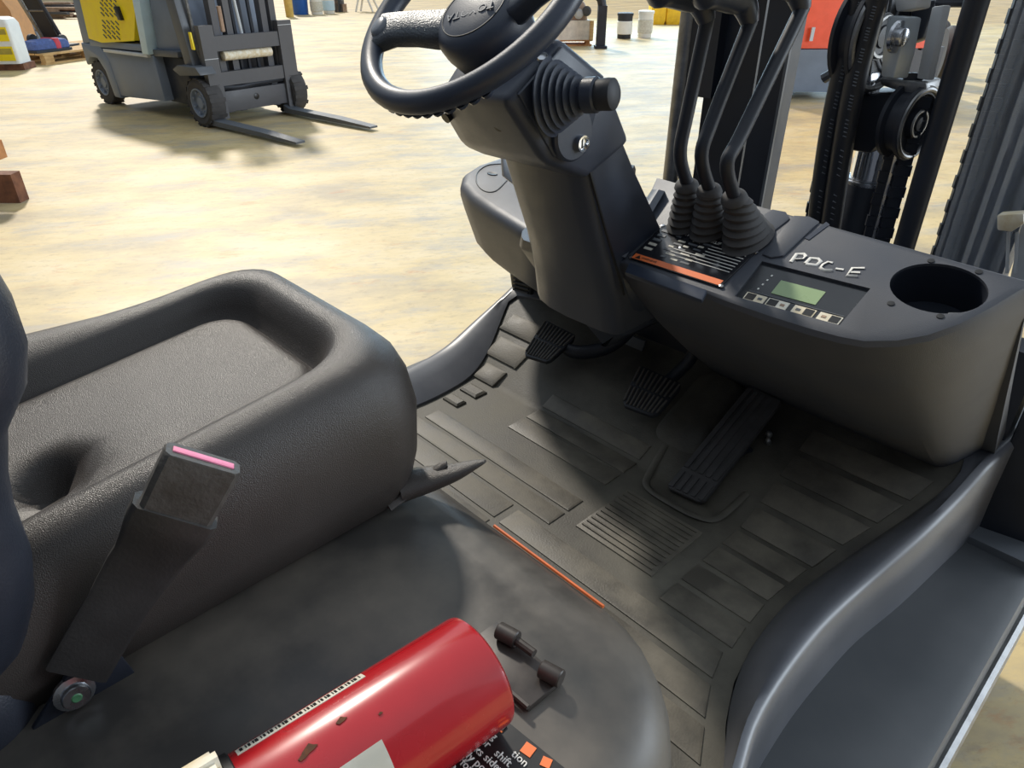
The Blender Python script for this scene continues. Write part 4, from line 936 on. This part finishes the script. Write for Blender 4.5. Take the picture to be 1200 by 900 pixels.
for u0, u1, v in ((-.30, -.12, 0), (.30, .10, 0), (-.2, -.05, .4), (.46, .2, .4)): O('leg', tube([V(u0, v, 0), V(u1, v, .55)], .035, 6), whitep, ch_, local=True)
O('seat', box((-.3, -.05, .50), (.35, .45, .56), .02), whitep, ch_, local=True); O('backrest', box((-.28, .42, .56), (.33, .47, 1.1), .02), whitep, ch_, local=True)
p = W(399, 14); t_ = thing('parts_heap', 'grey clutter between the white buckets and the white chair', 'scrap', V(p.x, p.y, 0), AZ)
for k in range(5): O('scrap_piece', box((-.30+.08*k, -.1, .0), (-.12+.08*k, .2, .25+.12*((k*3) % 4)), .02), (tgreyd, dustm, greyst)[k % 3], t_, local=True)
# ================================================================== right of the wheel
bucket(731, 45, .18, .52, rubber, 'bucket', 'black bucket with a white and yellow label behind the column', 'bucket', whitep)
bucket(755, 44, .18, .55, whitep, 'bucket', 'white bucket beside the black bucket', 'bucket', paper)
yp = W(785, 29); yt = thing('storage_bin', 'yellow plastic bin behind the buckets', 'bin', V(yp.x, yp.y, 0), AZ)
for u in (-.55, -.12, .31): O('bin_panel', loft([[V(x, y, z) for x, y in rrect(u+i, u+.42-i, i, .6-i, .04)] for i, z in ((.03, 0), (.0, .1), (0, .5), (.02, .52))]), M('bin_yellow', (250, 196, 40), .5), yt, local=True)
cr_ = W(672, 54); ct_ = thing('crate', 'white crate with machine parts on a small pallet', 'crate', V(cr_.x, cr_.y, 0), AZ+.1)
O('crate_body', box((-.45, 0, .12), (.36, .5, .495), .01), M('pale_ply', (226, 216, 204), .7), ct_, local=True)
for z in (.0, .09): O('pallet_board', box((-.45, 0, z), (.40, .5, z+.03), .004), woodo, ct_, local=True)
for u in (-.42, .26): O('pallet_block', box((u, .02, .03), (u+.1, .12, .09)), woodo, ct_, local=True)
O('corner_post', box((.34, -.02, .1), (.42, .08, .49), .004), wood, ct_, local=True)
er = W(672, 54); en = thing('engine', 'grey engine block resting on the white crate', 'engine', V(er.x, er.y, .5), AZ+.1)
O('engine_block', loft([[V(x, y, z) for x, y in rrect(-.35+i, .30-i, .05+i, .45-i, .06)] for i, z in ((0, 0), (.02, .12), (.0, .2), (.08, .34))]), dustm, en, local=True)
for k in range(4): O('pulley', lathe([(.09, 0), (.10, .02), (.06, .03), (.06, .06)], V(-.25+.17*k, .04, .12+.05*(k % 2)), (0, -1, 0), 18), tgreyd if k % 2 else lightst, en, local=True)
bf = W(700, 57); bt2 = thing('machine_frame', 'black arched machine frame right of the white crate', 'frame', V(bf.x, bf.y, 0), AZ)
O('upright', box((-.02, 0, 0), (.16, .2, .8), .02), blackst, bt2, local=True); O('arch', tube(smoothpath([V(.07, .1, .75), V(.0, .1, .95), V(-.25, .1, 1.02), V(-.5, .1, .98)]), .09, 10), blackst, bt2, local=True); O('foot', box((-.05, -.05, 0), (.2, .25, .05), .01), blackst, bt2, local=True)
